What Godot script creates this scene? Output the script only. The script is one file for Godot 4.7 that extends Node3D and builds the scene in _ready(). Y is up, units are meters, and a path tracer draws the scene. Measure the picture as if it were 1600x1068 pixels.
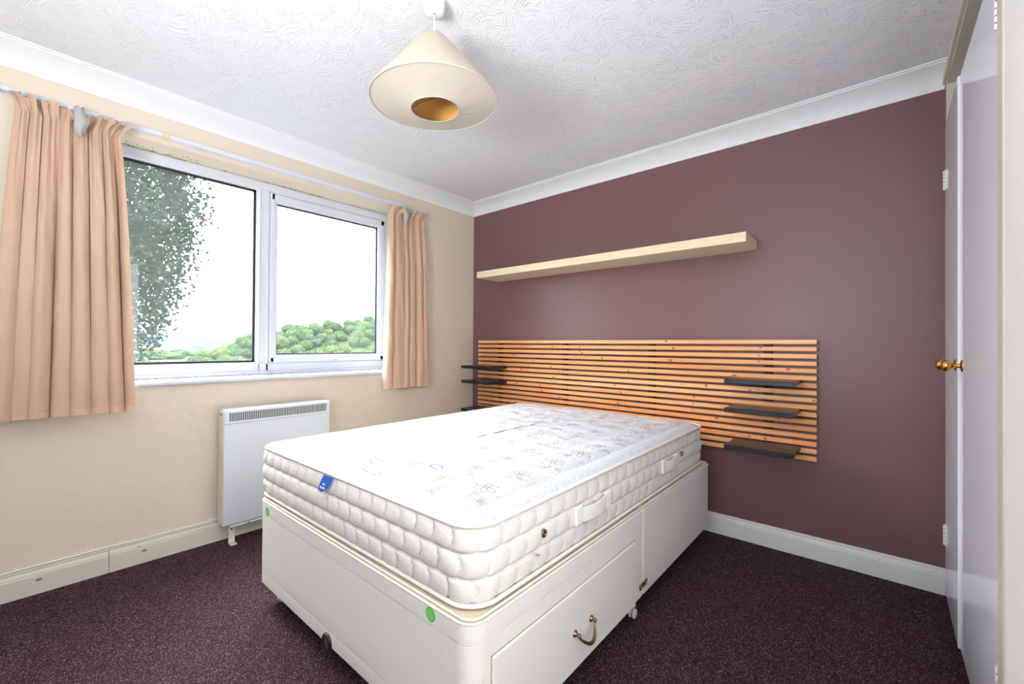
extends Node3D
# Bedroom: bare divan bed, slatted pine headboard, mauve wall, window onto a wooded hill.
# x runs right along the mauve wall, y up, z from the mauve wall towards the camera. The room's far left corner is the origin.

const CEIL := 2.395
var rng := RandomNumberGenerator.new()
var M := {}
var used := {}


func _ready() -> void:
	rng.seed = 7
	# ---- camera -------------------------------------------------------------------------------
	var cam := Camera3D.new()
	cam.name = "camera"
	cam.position = Vector3(2.856, 1.12, 2.767)
	cam.rotation = Vector3(deg_to_rad(0.385), deg_to_rad(40.699), deg_to_rad(0.367))
	cam.fov = rad_to_deg(2.0 * atan(534.0 / 667.0))
	cam.near = 0.02
	cam.far = 20000.0
	add_child(cam)
	cam.current = true
	# ---- sky, exposure ------------------------------------------------------------------------
	var sm := ProceduralSkyMaterial.new()
	sm.sky_top_color = lin(0.9, 0.95, 1.0)
	sm.sky_horizon_color = lin(0.026, 0.031, 0.033)
	sm.sky_curve = 0.20
	sm.sky_energy_multiplier = 1.0
	sm.ground_horizon_color = lin(0.008, 0.009, 0.008)
	sm.ground_bottom_color = lin(0.005, 0.006, 0.005)
	sm.ground_energy_multiplier = 1.0
	sm.sun_angle_max = 1.0
	var sky := Sky.new()
	sky.sky_material = sm
	var env := Environment.new()
	env.background_energy_multiplier = 33.0
	env.background_mode = Environment.BG_SKY
	env.sky = sky
	env.tonemap_mode = Environment.TONE_MAPPER_LINEAR
	env.tonemap_exposure = 1.07
	env.ambient_light_source = Environment.AMBIENT_SOURCE_DISABLED
	env.sdfgi_enabled = true
	env.ssao_enabled = true
	env.ssil_enabled = true
	var we := WorldEnvironment.new()
	we.name = "world"
	we.environment = env
	add_child(we)
	# ---- the sun behind thin cloud: a wide, soft source -----------------------------------------
	var sun := DirectionalLight3D.new()
	sun.name = "veiled_sun"
	sun.look_at_from_position(Vector3(-10, 7.5, 1.5), Vector3.ZERO, Vector3.UP)
	sun.light_color = Color(1.0, 0.985, 0.96)
	sun.light_energy = 3.5
	sun.light_angular_distance = 50.0
	sun.sky_mode = DirectionalLight3D.SKY_MODE_LIGHT_ONLY
	sun.shadow_enabled = true
	add_child(sun)
	# ---- unseen source in the right-hand wall, placed to light the side of the bed ---------------------
	var al := AreaLight3D.new()
	al.name = "unseen_door_light"
	al.area_size = Vector2(0.84, 1.86)
	al.position = Vector3(3.052, 1.06, 2.30)
	al.rotation_degrees = Vector3(0, 90, 0)
	al.light_color = Color(0.98, 0.99, 1.0)
	al.light_energy = 1.15
	al.set("area_range", 12.0)
	al.shadow_enabled = true
	add_child(al)

	# ---- unseen uplighter behind the camera, placed to light the ceiling and far corner -------------
	var up := AreaLight3D.new()
	up.name = "unseen_uplighter_light"
	up.area_size = Vector2(0.62, 0.42)
	up.position = Vector3(2.15, 1.30, 3.45)
	up.rotation_degrees = Vector3(60, 8, 0)
	up.light_color = Color(0.975, 0.985, 1.0)
	up.light_energy = 5.1
	up.set("area_range", 12.0)
	up.shadow_enabled = true
	add_child(up)

	make_materials()
	build_room()
	build_window()
	build_cupboard()
	build_bed()
	build_mattress()
	build_headboard()
	build_wall_shelf()
	build_lamp()
	build_heater()
	build_cable()
	build_curtains()
	build_unseen_uplighter()
	build_outside()


# ================================ helpers ====================================================
func lin(r: float, g: float, b: float) -> Color:
	return Color(r, g, b).linear_to_srgb()


func numbered(called: String) -> String:
	var n: int = used.get(called, 0)
	used[called] = n + 1
	return called if n == 0 else "%s_%03d" % [called, n]


func thing(called: String, label: String, category: String, at := Vector3.ZERO, turn := 0.0, group := "") -> Node3D:
	var o := Node3D.new()
	o.name = numbered(called)
	add_child(o, true)
	o.position = at
	o.rotation.y = turn
	return tag(o, label, category, group)


func tag(o: Node3D, label: String, category: String, group := "") -> Node3D:
	o.set_meta("label", label)
	o.set_meta("category", category)
	if group:
		o.set_meta("group", group)
	return o


func obj(called: String, mesh: Mesh, m: Material, parent: Node3D = null, at := Vector3.ZERO) -> MeshInstance3D:
	var o := MeshInstance3D.new()
	o.mesh = mesh
	o.material_override = m
	o.position = at
	if parent == null:
		o.name = numbered(called)
		add_child(o, true)
	else:
		o.name = called
		parent.add_child(o, true)
	return o


func struct(called: String, mesh: Mesh, m: Material, label := "") -> MeshInstance3D:
	var o := obj(called, mesh, m)
	o.set_meta("kind", "structure")
	if label:
		o.set_meta("label", label)
	return o


class MB:
	var v := PackedVector3Array()
	var n := PackedVector3Array()
	var t := PackedVector2Array()
	var ix := PackedInt32Array()

	func mesh() -> ArrayMesh:
		var a := []
		a.resize(Mesh.ARRAY_MAX)
		a[Mesh.ARRAY_VERTEX] = v
		a[Mesh.ARRAY_NORMAL] = n
		a[Mesh.ARRAY_TEX_UV] = t
		a[Mesh.ARRAY_INDEX] = ix
		var m := ArrayMesh.new()
		m.add_surface_from_arrays(Mesh.PRIMITIVE_TRIANGLES, a)
		return m

	# a flat polygon (convex fan) that faces towards nn
	func poly(pts: Array, nn: Vector3, uvs: Array = []) -> void:
		var b := v.size()
		for i in pts.size():
			v.append(pts[i])
			n.append(nn)
			t.append(uvs[i] if uvs.size() else Vector2(pts[i].x + pts[i].z, pts[i].y))
		for i in range(1, pts.size() - 1):
			var p0: Vector3 = pts[0]
			var p1: Vector3 = pts[i]
			var p2: Vector3 = pts[i + 1]
			if (p1 - p0).cross(p2 - p0).dot(nn) > 0.0:
				ix.append_array([b, b + i + 1, b + i])
			else:
				ix.append_array([b, b + i, b + i + 1])

	# a box with chamfered edges
	func box(lo: Vector3, hi: Vector3, ch := 0.0, xf := Transform3D(), uv0 := Vector2.ZERO) -> void:
		var c := (lo + hi) * 0.5
		var h := (hi - lo) * 0.5
		ch = minf(ch, minf(h.x, minf(h.y, h.z)) * 0.95)
		var k := h - Vector3(ch, ch, ch)
		var ax := [Vector3.RIGHT, Vector3.UP, Vector3.BACK]
		for a in 3:
			for s in [-1.0, 1.0]:
				var b1 := (a + 1) % 3
				var b2 := (a + 2) % 3
				var nn: Vector3 = ax[a] * s
				var q := []
				var uvs := []
				for p in [[-1, -1], [1, -1], [1, 1], [-1, 1]]:
					var P: Vector3 = c + nn * h[a] + ax[b1] * k[b1] * p[0] + ax[b2] * k[b2] * p[1]
					q.append(xf * P)
					var loc := P - c
					uvs.append(uv0 + (Vector2(loc.x, loc.y) if a == 2 else Vector2(loc.x, loc.z) if a == 1 else Vector2(loc.z, loc.y)))
				poly(q, xf.basis * nn, uvs)
		if ch <= 0.0:
			return
		for a in 3:
			var b1 := (a + 1) % 3
			var b2 := (a + 2) % 3
			for s1 in [-1.0, 1.0]:
				for s2 in [-1.0, 1.0]:
					var q := []
					var uvs := []
					for p in [[-1, 0], [1, 0], [1, 1], [-1, 1]]:
						var P: Vector3 = c + ax[a] * k[a] * p[0]
						P += ax[b1] * s1 * (h[b1] if p[1] == 0 else k[b1]) + ax[b2] * s2 * (k[b2] if p[1] == 0 else h[b2])
						q.append(xf * P)
						uvs.append(uv0 + Vector2((P - c).x, (P - c).y))
					poly(q, xf.basis * ((ax[b1] * s1 + ax[b2] * s2) as Vector3).normalized(), uvs)
		for sx in [-1.0, 1.0]:
			for sy in [-1.0, 1.0]:
				for sz in [-1.0, 1.0]:
					var s := Vector3(sx, sy, sz)
					var q := []
					for a in 3:
						var P := c + k * s
						P[a] = c[a] + h[a] * s[a]
						q.append(xf * P)
					poly(q, xf.basis * s.normalized(), [uv0, uv0, uv0])

	# a smooth sheet from rows of points; facing: the sheet's side at the middle that should be its front, or ZERO to keep dU x dV
	func grid(rows: Array, wrap_u := false, wrap_v := false, flip := false, uvs: Array = []) -> void:
		var nv := rows.size()
		var nu: int = rows[0].size()
		var b := v.size()
		for j in nv:
			var r: PackedVector3Array = rows[j]
			var ra: PackedVector3Array = rows[(j + nv - 1) % nv] if wrap_v else rows[maxi(j - 1, 0)]
			var rb: PackedVector3Array = rows[(j + 1) % nv] if wrap_v else rows[mini(j + 1, nv - 1)]
			for i in nu:
				var i0 := (i + nu - 1) % nu if wrap_u else maxi(i - 1, 0)
				var i1 := (i + 1) % nu if wrap_u else mini(i + 1, nu - 1)
				var nn := (r[i1] - r[i0]).cross(rb[i] - ra[i])
				if nn.length_squared() < 1e-20:
					nn = (r[i1] - r[i0]).cross(rb[i1] - ra[i0])
				nn = nn.normalized()
				v.append(r[i])
				n.append(-nn if flip else nn)
				t.append(uvs[j][i] if uvs.size() else Vector2(float(i) / nu, float(j) / nv))
		for j in (nv if wrap_v else nv - 1):
			for i in (nu if wrap_u else nu - 1):
				var a := b + j * nu + i
				var c := b + j * nu + (i + 1) % nu
				var d := b + ((j + 1) % nv) * nu + i
				var e := b + ((j + 1) % nv) * nu + (i + 1) % nu
				if flip:
					ix.append_array([a, c, d, c, e, d])
				else:
					ix.append_array([a, d, c, c, d, e])

	# profile of (radius, height) turned round the y axis of xf; outward normals for a profile that runs upwards
	func lathe(prof: Array, seg := 24, xf := Transform3D(), sharp := false) -> void:
		if sharp:
			for i in prof.size() - 1:
				lathe([prof[i], prof[i + 1]], seg, xf)
			return
		var rows := []
		for p in prof:
			var r := PackedVector3Array()
			for i in seg:
				var a := TAU * i / seg
				r.append(xf * Vector3(cos(a) * maxf(p[0], 1e-5), p[1], sin(a) * maxf(p[0], 1e-5)))
			rows.append(r)
		grid(rows, true, false, true)

	# a round bar along a path
	func tube(path: Array, rad, seg := 8, closed := false) -> void:
		var rows := []
		var up := Vector3.UP
		var np := path.size()
		for i in np:
			var a: Vector3 = path[(i + np - 1) % np] if closed else path[maxi(i - 1, 0)]
			var c: Vector3 = path[(i + 1) % np] if closed else path[mini(i + 1, np - 1)]
			var d := (c - a).normalized()
			var s := d.cross(up)
			if s.length() < 0.05:
				s = d.cross(Vector3.RIGHT)
			s = s.normalized()
			var w := s.cross(d).normalized()
			up = w
			var r := PackedVector3Array()
			var ra: float = rad[i] if rad is Array else rad
			for k in seg:
				var an := TAU * k / seg
				r.append((path[i] as Vector3) + (s * cos(an) + w * sin(an)) * ra)
			rows.append(r)
		grid(rows, true, closed, false)
		if not closed:
			poly(Array(rows[0]), ((path[0] as Vector3) - (path[1] as Vector3)).normalized())
			poly(Array(rows[np - 1]), ((path[np - 1] as Vector3) - (path[np - 2] as Vector3)).normalized())

	# a closed outline in the plane of ex and ey, pushed along ez by length; outline runs anticlockwise seen against ez
	func prism(outline: PackedVector2Array, o: Vector3, ex: Vector3, ey: Vector3, ez: Vector3, length: float, smooth := false) -> void:
		var k := outline.size()
		var centre := Vector2.ZERO
		for p in outline:
			centre += p / k
		var area := 0.0
		for i in k:
			area += outline[i].cross(outline[(i + 1) % k])
		var sg := signf(area)
		var nrm := []
		for i in k:
			var d := outline[(i + 1) % k] - outline[i]
			nrm.append(Vector2(d.y, -d.x).normalized() * sg)
		var dist := 0.0
		for i in k:
			var p := outline[i]
			var q := outline[(i + 1) % k]
			var len2 := (q - p).length()
			var P := o + ex * p.x + ey * p.y
			var Q := o + ex * q.x + ey * q.y
			var nn: Vector3 = ex * nrm[i].x + ey * nrm[i].y
			if smooth:
				var b := v.size()
				var n0: Vector2 = (nrm[(i + k - 1) % k] + nrm[i]).normalized() if nrm[i].dot(nrm[(i + k - 1) % k]) > 0.6 else nrm[i]
				var n1: Vector2 = (nrm[(i + 1) % k] + nrm[i]).normalized() if nrm[i].dot(nrm[(i + 1) % k]) > 0.6 else nrm[i]
				poly([P, Q, Q + ez * length, P + ez * length], nn, [Vector2(0, dist), Vector2(0, dist + len2), Vector2(length, dist + len2), Vector2(length, dist)])
				n[b] = ex * n0.x + ey * n0.y
				n[b + 3] = n[b]
				n[b + 1] = ex * n1.x + ey * n1.y
				n[b + 2] = n[b + 1]
			else:
				poly([P, Q, Q + ez * length, P + ez * length], nn, [Vector2(0, dist), Vector2(0, dist + len2), Vector2(length, dist + len2), Vector2(length, dist)])
			dist += len2
		var tri := Geometry2D.triangulate_polygon(outline)
		for e in [0.0, 1.0]:
			var nn := ez * (1.0 if e > 0.5 else -1.0)
			for i in range(0, tri.size(), 3):
				var q := []
				for w in 3:
					var p := outline[tri[i + w]]
					q.append(o + ex * p.x + ey * p.y + ez * (length * e))
				poly(q, nn)


func mk(lo: Vector3, hi: Vector3, ch := 0.0) -> ArrayMesh:
	var b := MB.new()
	b.box(lo, hi, ch)
	return b.mesh()


func mat(c: Color, rough := 0.6, spec := 0.5) -> StandardMaterial3D:
	var m := StandardMaterial3D.new()
	m.albedo_color = c
	m.roughness = rough
	m.metallic_specular = spec
	return m


func tri(m: StandardMaterial3D, scale: float, world := true) -> StandardMaterial3D:
	m.uv1_triplanar = true
	m.uv1_world_triplanar = world
	m.uv1_scale = Vector3.ONE * scale
	return m


func bump(m: StandardMaterial3D, tex: Texture2D, cm: float) -> StandardMaterial3D:
	m.heightmap_enabled = true
	m.heightmap_texture = tex
	m.heightmap_scale = cm
	return m


func image_of(w: int, h: int, data: PackedByteArray, rgb := true) -> ImageTexture:
	return ImageTexture.create_from_image(Image.create_from_data(w, h, false, Image.FORMAT_RGB8 if rgb else Image.FORMAT_L8, data))


func noise_of(freq: float, sd: int, oct := 4, type := FastNoiseLite.TYPE_SIMPLEX_SMOOTH) -> FastNoiseLite:
	var f := FastNoiseLite.new()
	f.noise_type = type
	f.seed = sd
	f.frequency = freq
	f.fractal_octaves = oct
	return f


class Canvas:
	var w: int
	var h: int
	var px := PackedFloat32Array()   # r, g, b in 0..255

	func _init(ww: int, hh: int, c: Color) -> void:
		w = ww
		h = hh
		px.resize(w * h * 3)
		for i in w * h:
			px[i * 3] = c.r * 255.0
			px[i * 3 + 1] = c.g * 255.0
			px[i * 3 + 2] = c.b * 255.0

	func dab(x: int, y: int, c: Color, a: float) -> void:
		var k := (posmod(y, h) * w + posmod(x, w)) * 3
		px[k] += (c.r * 255.0 - px[k]) * a
		px[k + 1] += (c.g * 255.0 - px[k + 1]) * a
		px[k + 2] += (c.b * 255.0 - px[k + 2]) * a

	func dot(x: float, y: float, r: float, c: Color, a: float) -> void:
		for j in range(int(floor(y - r)), int(ceil(y + r)) + 1):
			for i in range(int(floor(x - r)), int(ceil(x + r)) + 1):
				var d := sqrt((i - x) * (i - x) + (j - y) * (j - y))
				var e := clampf(r + 0.5 - d, 0.0, 1.0)
				if e > 0.0:
					dab(i, j, c, a * e)

	func line(p: Vector2, q: Vector2, r: float, c: Color, a: float) -> void:
		var k := maxi(1, int(p.distance_to(q) / maxf(r, 0.7)))
		for i in k + 1:
			var m := p.lerp(q, float(i) / k)
			dot(m.x, m.y, r, c, a)

	func ring(p: Vector2, rx: float, ry: float, turn: float, r: float, c: Color, a: float, from := 0.0, to := TAU) -> void:
		var k := maxi(6, int((rx + ry) * 0.5 * absf(to - from) / 1.2))
		for i in k + 1:
			var an := lerpf(from, to, float(i) / k)
			var m := p + Vector2(cos(an) * rx, sin(an) * ry).rotated(turn)
			dot(m.x, m.y, r, c, a)

	func tex() -> ImageTexture:
		var d := PackedByteArray()
		d.resize(w * h * 3)
		for i in w * h * 3:
			d[i] = int(clampf(px[i], 0.0, 255.0))
		return ImageTexture.create_from_image(Image.create_from_data(w, h, false, Image.FORMAT_RGB8, d))


func grey(v: float) -> Color:
	return Color(v, v, v)


func c255(r: float, g: float, b: float) -> Color:
	return Color(r / 255.0, g / 255.0, b / 255.0)


func make_materials() -> void:
	# ceiling: swirled textured plaster, drawn as arcs left by a comb
	var art := Canvas.new(1024, 1024, grey(0.35))
	for k in 1300:
		var p := Vector2(rng.randf() * 1024, rng.randf() * 1024)
		var a0 := rng.randf() * TAU
		var span := rng.randf_range(0.4, 1.3)
		var r0 := rng.randf_range(5, 50)
		var lines := rng.randi_range(4, 9)
		for l in lines:
			var r := r0 + l * rng.randf_range(3.6, 5.6)
			art.ring(p, r, r * rng.randf_range(0.8, 1.0), 0, rng.randf_range(0.7, 1.3), grey(rng.randf_range(0.55, 1.0)), 0.55, a0 + rng.randf() * 0.2, a0 + span * rng.randf_range(0.7, 1.0))
			art.ring(p, r + 2.2, r + 2.2, 0, 0.8, grey(0.1), 0.3, a0, a0 + span)
	M.ceiling = bump(tri(mat(c255(236, 238, 241), 0.75, 0.3), 0.62), art.tex(), 0.33)
	# carpet: dark aubergine pile flecked with grey-pink
	var cp := Canvas.new(640, 640, c255(60, 42, 48))
	var fl := [c255(28, 15, 20), c255(72, 50, 57), c255(46, 28, 35), c255(126, 104, 109), c255(176, 156, 158), c255(92, 66, 74), c255(34, 20, 26), c255(208, 194, 192)]
	for k in 62000:
		var x := rng.randf() * 640
		var y := rng.randf() * 640
		var an := rng.randf() * TAU
		var c: Color = fl[[0, 0, 1, 1, 2, 3, 3, 4, 5, 6, 6, 7][rng.randi() % 12]]
		for s in 3:
			cp.dab(int(x + cos(an) * s), int(y + sin(an) * s), c, 0.85)
	var cpt := cp.tex()
	M.carpet = tri(mat(Color.WHITE, 0.95, 0.15), 1.35)
	M.carpet.albedo_texture = cpt
	bump(M.carpet, cpt, 0.45)
	# plaster walls
	var nt := NoiseTexture2D.new()
	nt.width = 512
	nt.height = 512
	nt.seamless = true
	nt.noise = noise_of(0.03, 3, 5)
	M.wall_cream = bump(tri(mat(c255(222, 208, 190), 0.62, 0.4), 0.9), nt, 0.14)
	M.wall_mauve = bump(tri(mat(c255(119, 86, 87), 0.42, 0.5), 2.2), nt, 0.03)
	M.wall_white = mat(c255(238, 237, 234), 0.7, 0.3)
	M.gloss_white = mat(c255(238, 238, 235), 0.3)
	M.coving = mat(c255(236, 238, 240), 0.6, 0.35)
	M.frame_cream = mat(c255(214, 208, 194), 0.4)
	M.door_gloss = mat(c255(240, 243, 252), 0.07, 0.18)
	M.pvc = mat(c255(216, 220, 230), 0.28)
	M.gasket = mat(c255(28, 34, 40), 0.5)
	M.mould = mat(c255(92, 74, 52), 0.9, 0.1)
	M.glass = mat(Color(0.93, 0.98, 0.97, 0.05), 0.02)
	M.glass.transparency = BaseMaterial3D.TRANSPARENCY_ALPHA
	# honeycomb ticking of the bed
	var wd := PackedByteArray()
	var wh := PackedByteArray()
	wd.resize(96 * 96 * 3)
	wh.resize(96 * 96)
	for y in 96:
		for x in 96:
			var row := y / 8
			var fx := fposmod(x + (4 if row % 2 else 0), 8.0) / 8.0 - 0.5
			var fy := fposmod(y, 8.0) / 8.0 - 0.5
			var dome := clampf(1.15 - 2.6 * sqrt(fx * fx + fy * fy * 1.2), 0.0, 1.0)
			wh[y * 96 + x] = int(dome * 255)
			var c := c255(206, 200, 190).lerp(c255(254, 253, 250), minf(1.0, dome * 1.7 + 0.2))
			wd[(y * 96 + x) * 3] = int(c.r * 255)
			wd[(y * 96 + x) * 3 + 1] = int(c.g * 255)
			wd[(y * 96 + x) * 3 + 2] = int(c.b * 255)
	var wht := image_of(96, 96, wh, false)
	M.ticking = tri(mat(Color.WHITE, 0.8, 0.25), 22.0, false)
	M.ticking.albedo_texture = image_of(96, 96, wd)
	bump(M.ticking, wht, 0.05)
	M.ticking.rim_enabled = true
	M.ticking.rim = 0.2
	M.top_cloth = mat(c255(214, 200, 176), 0.85, 0.2)
	M.piping = mat(c255(240, 236, 226), 0.6, 0.3)
	M.plain_white = mat(c255(240, 239, 234), 0.7, 0.3)
	M.ivory = mat(c255(222, 220, 202), 0.4)
	M.black = mat(c255(20, 20, 22), 0.45)
	M.black_post = mat(c255(24, 21, 20), 0.6)
	M.black_shelf = mat(c255(30, 33, 40), 0.3)
	M.brass = mat(c255(205, 158, 74), 0.2)
	M.brass.metallic = 1.0
	M.old_brass = mat(c255(146, 122, 92), 0.3)
	M.old_brass.metallic = 1.0
	M.steel = mat(c255(190, 192, 194), 0.3)
	M.steel.metallic = 1.0
	M.brown_plate = mat(c255(98, 62, 40), 0.4)
	M.blue_tag = mat(c255(10, 84, 190), 0.5)
	M.green = mat(c255(120, 214, 108), 0.5)
	M.green_dark = mat(c255(58, 130, 40), 0.6)
	M.green_pale = mat(c255(206, 236, 200), 0.6)
	# heater
	M.heater = mat(c255(216, 221, 226), 0.35)
	M.heater_side_bounce = mat(c255(224, 214, 200), 0.4)  # beige carries the warm bounced light on the heater sides
	M.slot = mat(c255(40, 40, 44), 0.7)
	# lamp
	M.linen = mat(c255(198, 187, 170), 0.85, 0.2)
	M.linen.backlight_enabled = true
	M.linen.backlight = Color(0.36, 0.32, 0.26)
	tri(M.linen, 9.0, false)
	var lt := NoiseTexture2D.new()
	lt.width = 256
	lt.height = 256
	lt.seamless = true
	lt.noise = noise_of(0.09, 9, 3)
	bump(M.linen, lt, 0.03)
	M.lamp_inside_lit = mat(c255(250, 192, 112), 0.9, 0.2)  # orange stands for warm light inside the shade, put into the lining colour
	M.lamp_under = mat(c255(206, 197, 183), 0.85, 0.2)
	M.wire = mat(c255(120, 110, 92), 0.4)
	M.wire.metallic = 0.8
	# curtains
	M.curtain = mat(c255(208, 174, 150), 0.7, 0.4)
	M.curtain.backlight_enabled = true
	M.curtain.backlight = Color(0.45, 0.36, 0.30)
	M.curtain.rim_enabled = true
	M.curtain.rim = 0.6
	M.lining = mat(c255(178, 178, 176), 0.8, 0.2)
	# pine slats: eight strips of stained pine with knots
	var pine := Canvas.new(2048, 256, c255(203, 132, 76))
	var gn := noise_of(1.0, 21, 3)
	for r in 8:
		var tone := rng.randf_range(-0.06, 0.06)
		for y in 32:
			for x in 2048:
				var g := gn.get_noise_2d(x * 0.002 + r * 37.0, (y + r * 100) * 0.16) * 0.5 + gn.get_noise_2d(x * 0.008, (y + r * 91) * 0.9) * 0.3
				var cc := c255(228, 138, 76).lerp(c255(255, 202, 146), clampf(0.5 + g + tone * 3.0, 0, 1))
				var k := ((r * 32 + y) * 2048 + x) * 3
				pine.px[k] = cc.r * 255
				pine.px[k + 1] = cc.g * 255
				pine.px[k + 2] = cc.b * 255
		for k in rng.randi_range(4, 8):
			var x := rng.randf() * 2048
			var y := r * 32 + rng.randf_range(9, 23)
			var s := rng.randf_range(1.6, 5.2)
			var el := rng.randf_range(0.45, 1.3)
			var tn := rng.randf_range(-0.9, 0.9)
			for q in range(5, 0, -1):
				pine.ring(Vector2(x, y), s * el * (1.0 + q * 0.22), s * (1.0 + q * 0.12), tn, 1.0, c255(176, 92, 44), 0.14)
			for q in 5:
				pine.ring(Vector2(x, y), s * el * q / 5.0, s * q / 5.0, tn, 0.9, c255(96, 46, 26), 0.5)
	M.pine = mat(Color.WHITE, 0.36, 0.5)
	M.pine.albedo_texture = pine.tex()
	M.pine.uv1_scale = Vector3(1.0 / 2.6, 1.0 / 0.24, 1)
	# birch veneer of the wall shelf
	var bi := Canvas.new(512, 256, c255(226, 206, 168))
	for y in 256:
		for x in 512:
			var g := gn.get_noise_2d(x * 0.012, y * 0.35) * 0.6 + gn.get_noise_2d(x * 0.05 + 9.0, y * 1.3) * 0.35
			var cc := c255(224, 200, 160).lerp(c255(248, 234, 206), clampf(0.5 + g, 0, 1))
			var k := (y * 512 + x) * 3
			bi.px[k] = cc.r * 255
			bi.px[k + 1] = cc.g * 255
			bi.px[k + 2] = cc.b * 255
	M.birch = mat(Color.WHITE, 0.45)
	M.birch.albedo_texture = bi.tex()
	M.birch.uv1_scale = Vector3(1.0, 2.0, 1)
	# mattress top: white damask with pale gold daisies and blue-grey sprigs, a hatched blue border
	var W := 1024
	var H := 1418
	var mt := Canvas.new(W, H, c255(220, 223, 228))
	var cg := c255(168, 162, 140)
	var cb := c255(162, 178, 196)
	var cs := c255(178, 187, 192)
	for col in 7:
		var x0 := 120.0 + col * 131.0
		var y0 := 70.0 + (50.0 if col % 2 else 0.0)
		while y0 < H - 60:
			var p := Vector2(x0 + rng.randf_range(-8, 8), y0)
			var big := rng.randf_range(22, 32)
			for q in 6:
				var an := TAU * q / 6 + rng.randf() * 0.2
				mt.ring(p + Vector2(cos(an), sin(an)) * big * 0.62, big * 0.42, big * 0.24, an, 2.0, cg, 0.34)
			mt.ring(p, big * 0.2, big * 0.2, 0, 1.6, cg, 0.45)
			for q in 4:
				var sp := p + Vector2(rng.randf_range(-50, 50), rng.randf_range(28, 66))
				mt.ring(sp, 9, 4.5, rng.randf() * TAU, 1.5, cg, 0.5)
				mt.ring(sp + Vector2(rng.randf_range(-9, 9), 8), 7, 3.5, rng.randf() * TAU, 1.3, cs, 0.6)
				mt.dot(sp.x + rng.randf_range(-20, 20), sp.y + rng.randf_range(-12, 12), 2.6, cg, 0.5)
			mt.ring(p + Vector2(26, 52), 24, 13, 0.4, 1.5, cs, 0.6, 0.3, 4.2)
			mt.ring(p + Vector2(-22, 58), 18, 10, -0.5, 1.5, cs, 0.6, 1.0, 5.2)
			y0 += rng.randf_range(118, 142)
		for k in 500:
			var q := Vector2(x0 + 65 + rng.randf_range(-26, 26), rng.randf() * H)
			mt.line(q, q + Vector2(rng.randf_range(-3, 3), rng.randf_range(3, 9)), 0.8, cb, 0.35)
	for k in 5200:
		var t := rng.randf()
		var side := rng.randi() % 4
		var dd := absf(rng.randfn(0.0, 1.0)) * 9.0 + (58.0 if rng.randf() < 0.5 else 8.0)
		var q := Vector2(dd, t * H) if side == 0 else Vector2(W - dd, t * H) if side == 1 else Vector2(t * W, dd) if side == 2 else Vector2(t * W, H - dd)
		mt.line(q, q + Vector2(rng.randf_range(-6, 6), rng.randf_range(-6, 6)), 0.7, c255(158, 182, 208), 0.4)
	for k in 36:
		for e in [0.0, 1.0]:
			var yy := (k + 0.5) * H / 36.0
			mt.line(Vector2(12 + e * (W - 78), yy), Vector2(66 + e * (W - 78), yy + 14), 1.2, c255(214, 222, 232), 0.7)
	# the woven maker's panel near the foot: a four-sided scroll with a wavy stem (no lettering can be made out)
	var pa := Vector2(375, 1352)
	var pb := Vector2(617, 1364)
	var pc := Vector2(583, 1284)
	var pd := Vector2(360, 1276)
	var ci := c255(134, 150, 160)
	mt.line(pa, pb, 5.0, ci, 0.7)
	mt.line(pb, pc, 2.6, ci, 0.7)
	mt.line(pd, pa, 2.4, ci, 0.8)
	for k in 40:
		var f := k / 40.0
		var f2 := (k + 1) / 40.0
		mt.line(Vector2(lerpf(pd.x + 20, pc.x - 40, f), lerpf(1306, 1322, f) + sin(f * 7.0) * 9.0), Vector2(lerpf(pd.x + 20, pc.x - 40, f2), lerpf(1306, 1322, f2) + sin(f2 * 7.0) * 9.0), 1.7, c255(112, 126, 128), 0.8)
		mt.line(Vector2(lerpf(pc.x, pc.x + 80, f), lerpf(pc.y, 1212, f) + sin(f * 5.0) * 10.0), Vector2(lerpf(pc.x, pc.x + 80, f2), lerpf(pc.y, 1212, f2) + sin(f2 * 5.0) * 10.0), 3.0, ci, 0.6)
	for k in 14:
		mt.line(Vector2(420 + k * 8, 1272 + k * 1.5 + rng.randf_range(-4, 4)), Vector2(430 + k * 8, 1276 + k * 1.5 + rng.randf_range(-4, 4)), 2.2, c255(118, 134, 132), 0.7)
	mt.ring(Vector2(690, 1226), 22, 14, 0.2, 3.0, ci, 0.5)
	M.damask = mat(Color.WHITE, 0.75, 0.3)
	M.damask.albedo_texture = mt.tex()
	bump(M.damask, M.damask.albedo_texture, 0.1)
	# outside
	M.leaf = mat(lin(0.011, 0.024, 0.015), 0.9, 0.08)
	M.leaf.vertex_color_use_as_albedo = true
	M.leaf.backlight_enabled = true
	M.leaf.backlight = Color(0.02, 0.03, 0.016)
	M.bark = mat(c255(40, 36, 32), 0.95, 0.1)
	M.greens = [mat(lin(0.0250, 0.0430, 0.0165), 0.9, 0.1), mat(lin(0.0320, 0.0490, 0.0180), 0.9, 0.1), mat(lin(0.0185, 0.0360, 0.0185), 0.9, 0.1), mat(lin(0.0440, 0.0600, 0.0170), 0.9, 0.1)]
	M.understorey = mat(lin(0.0180, 0.0310, 0.0130), 0.95, 0.05)
	M.grass = mat(lin(0.0198, 0.0363, 0.0149), 0.95, 0.1)
	M.scrub = mat(lin(0.0132, 0.0181, 0.0119), 0.95, 0.1)
	M.ridge = mat(lin(0.0297, 0.0462, 0.0561), 1.0, 0.0)  # blue of distance haze put into the ridge colour
	M.water = mat(lin(0.0594, 0.0693, 0.0726), 0.3)
	M.factory = mat(lin(0.2310, 0.2310, 0.2310), 0.7)
	M.teal = mat(lin(0.0264, 0.0726, 0.0726), 0.6)
	M.brick = mat(c255(150, 110, 92), 0.9)


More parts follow.
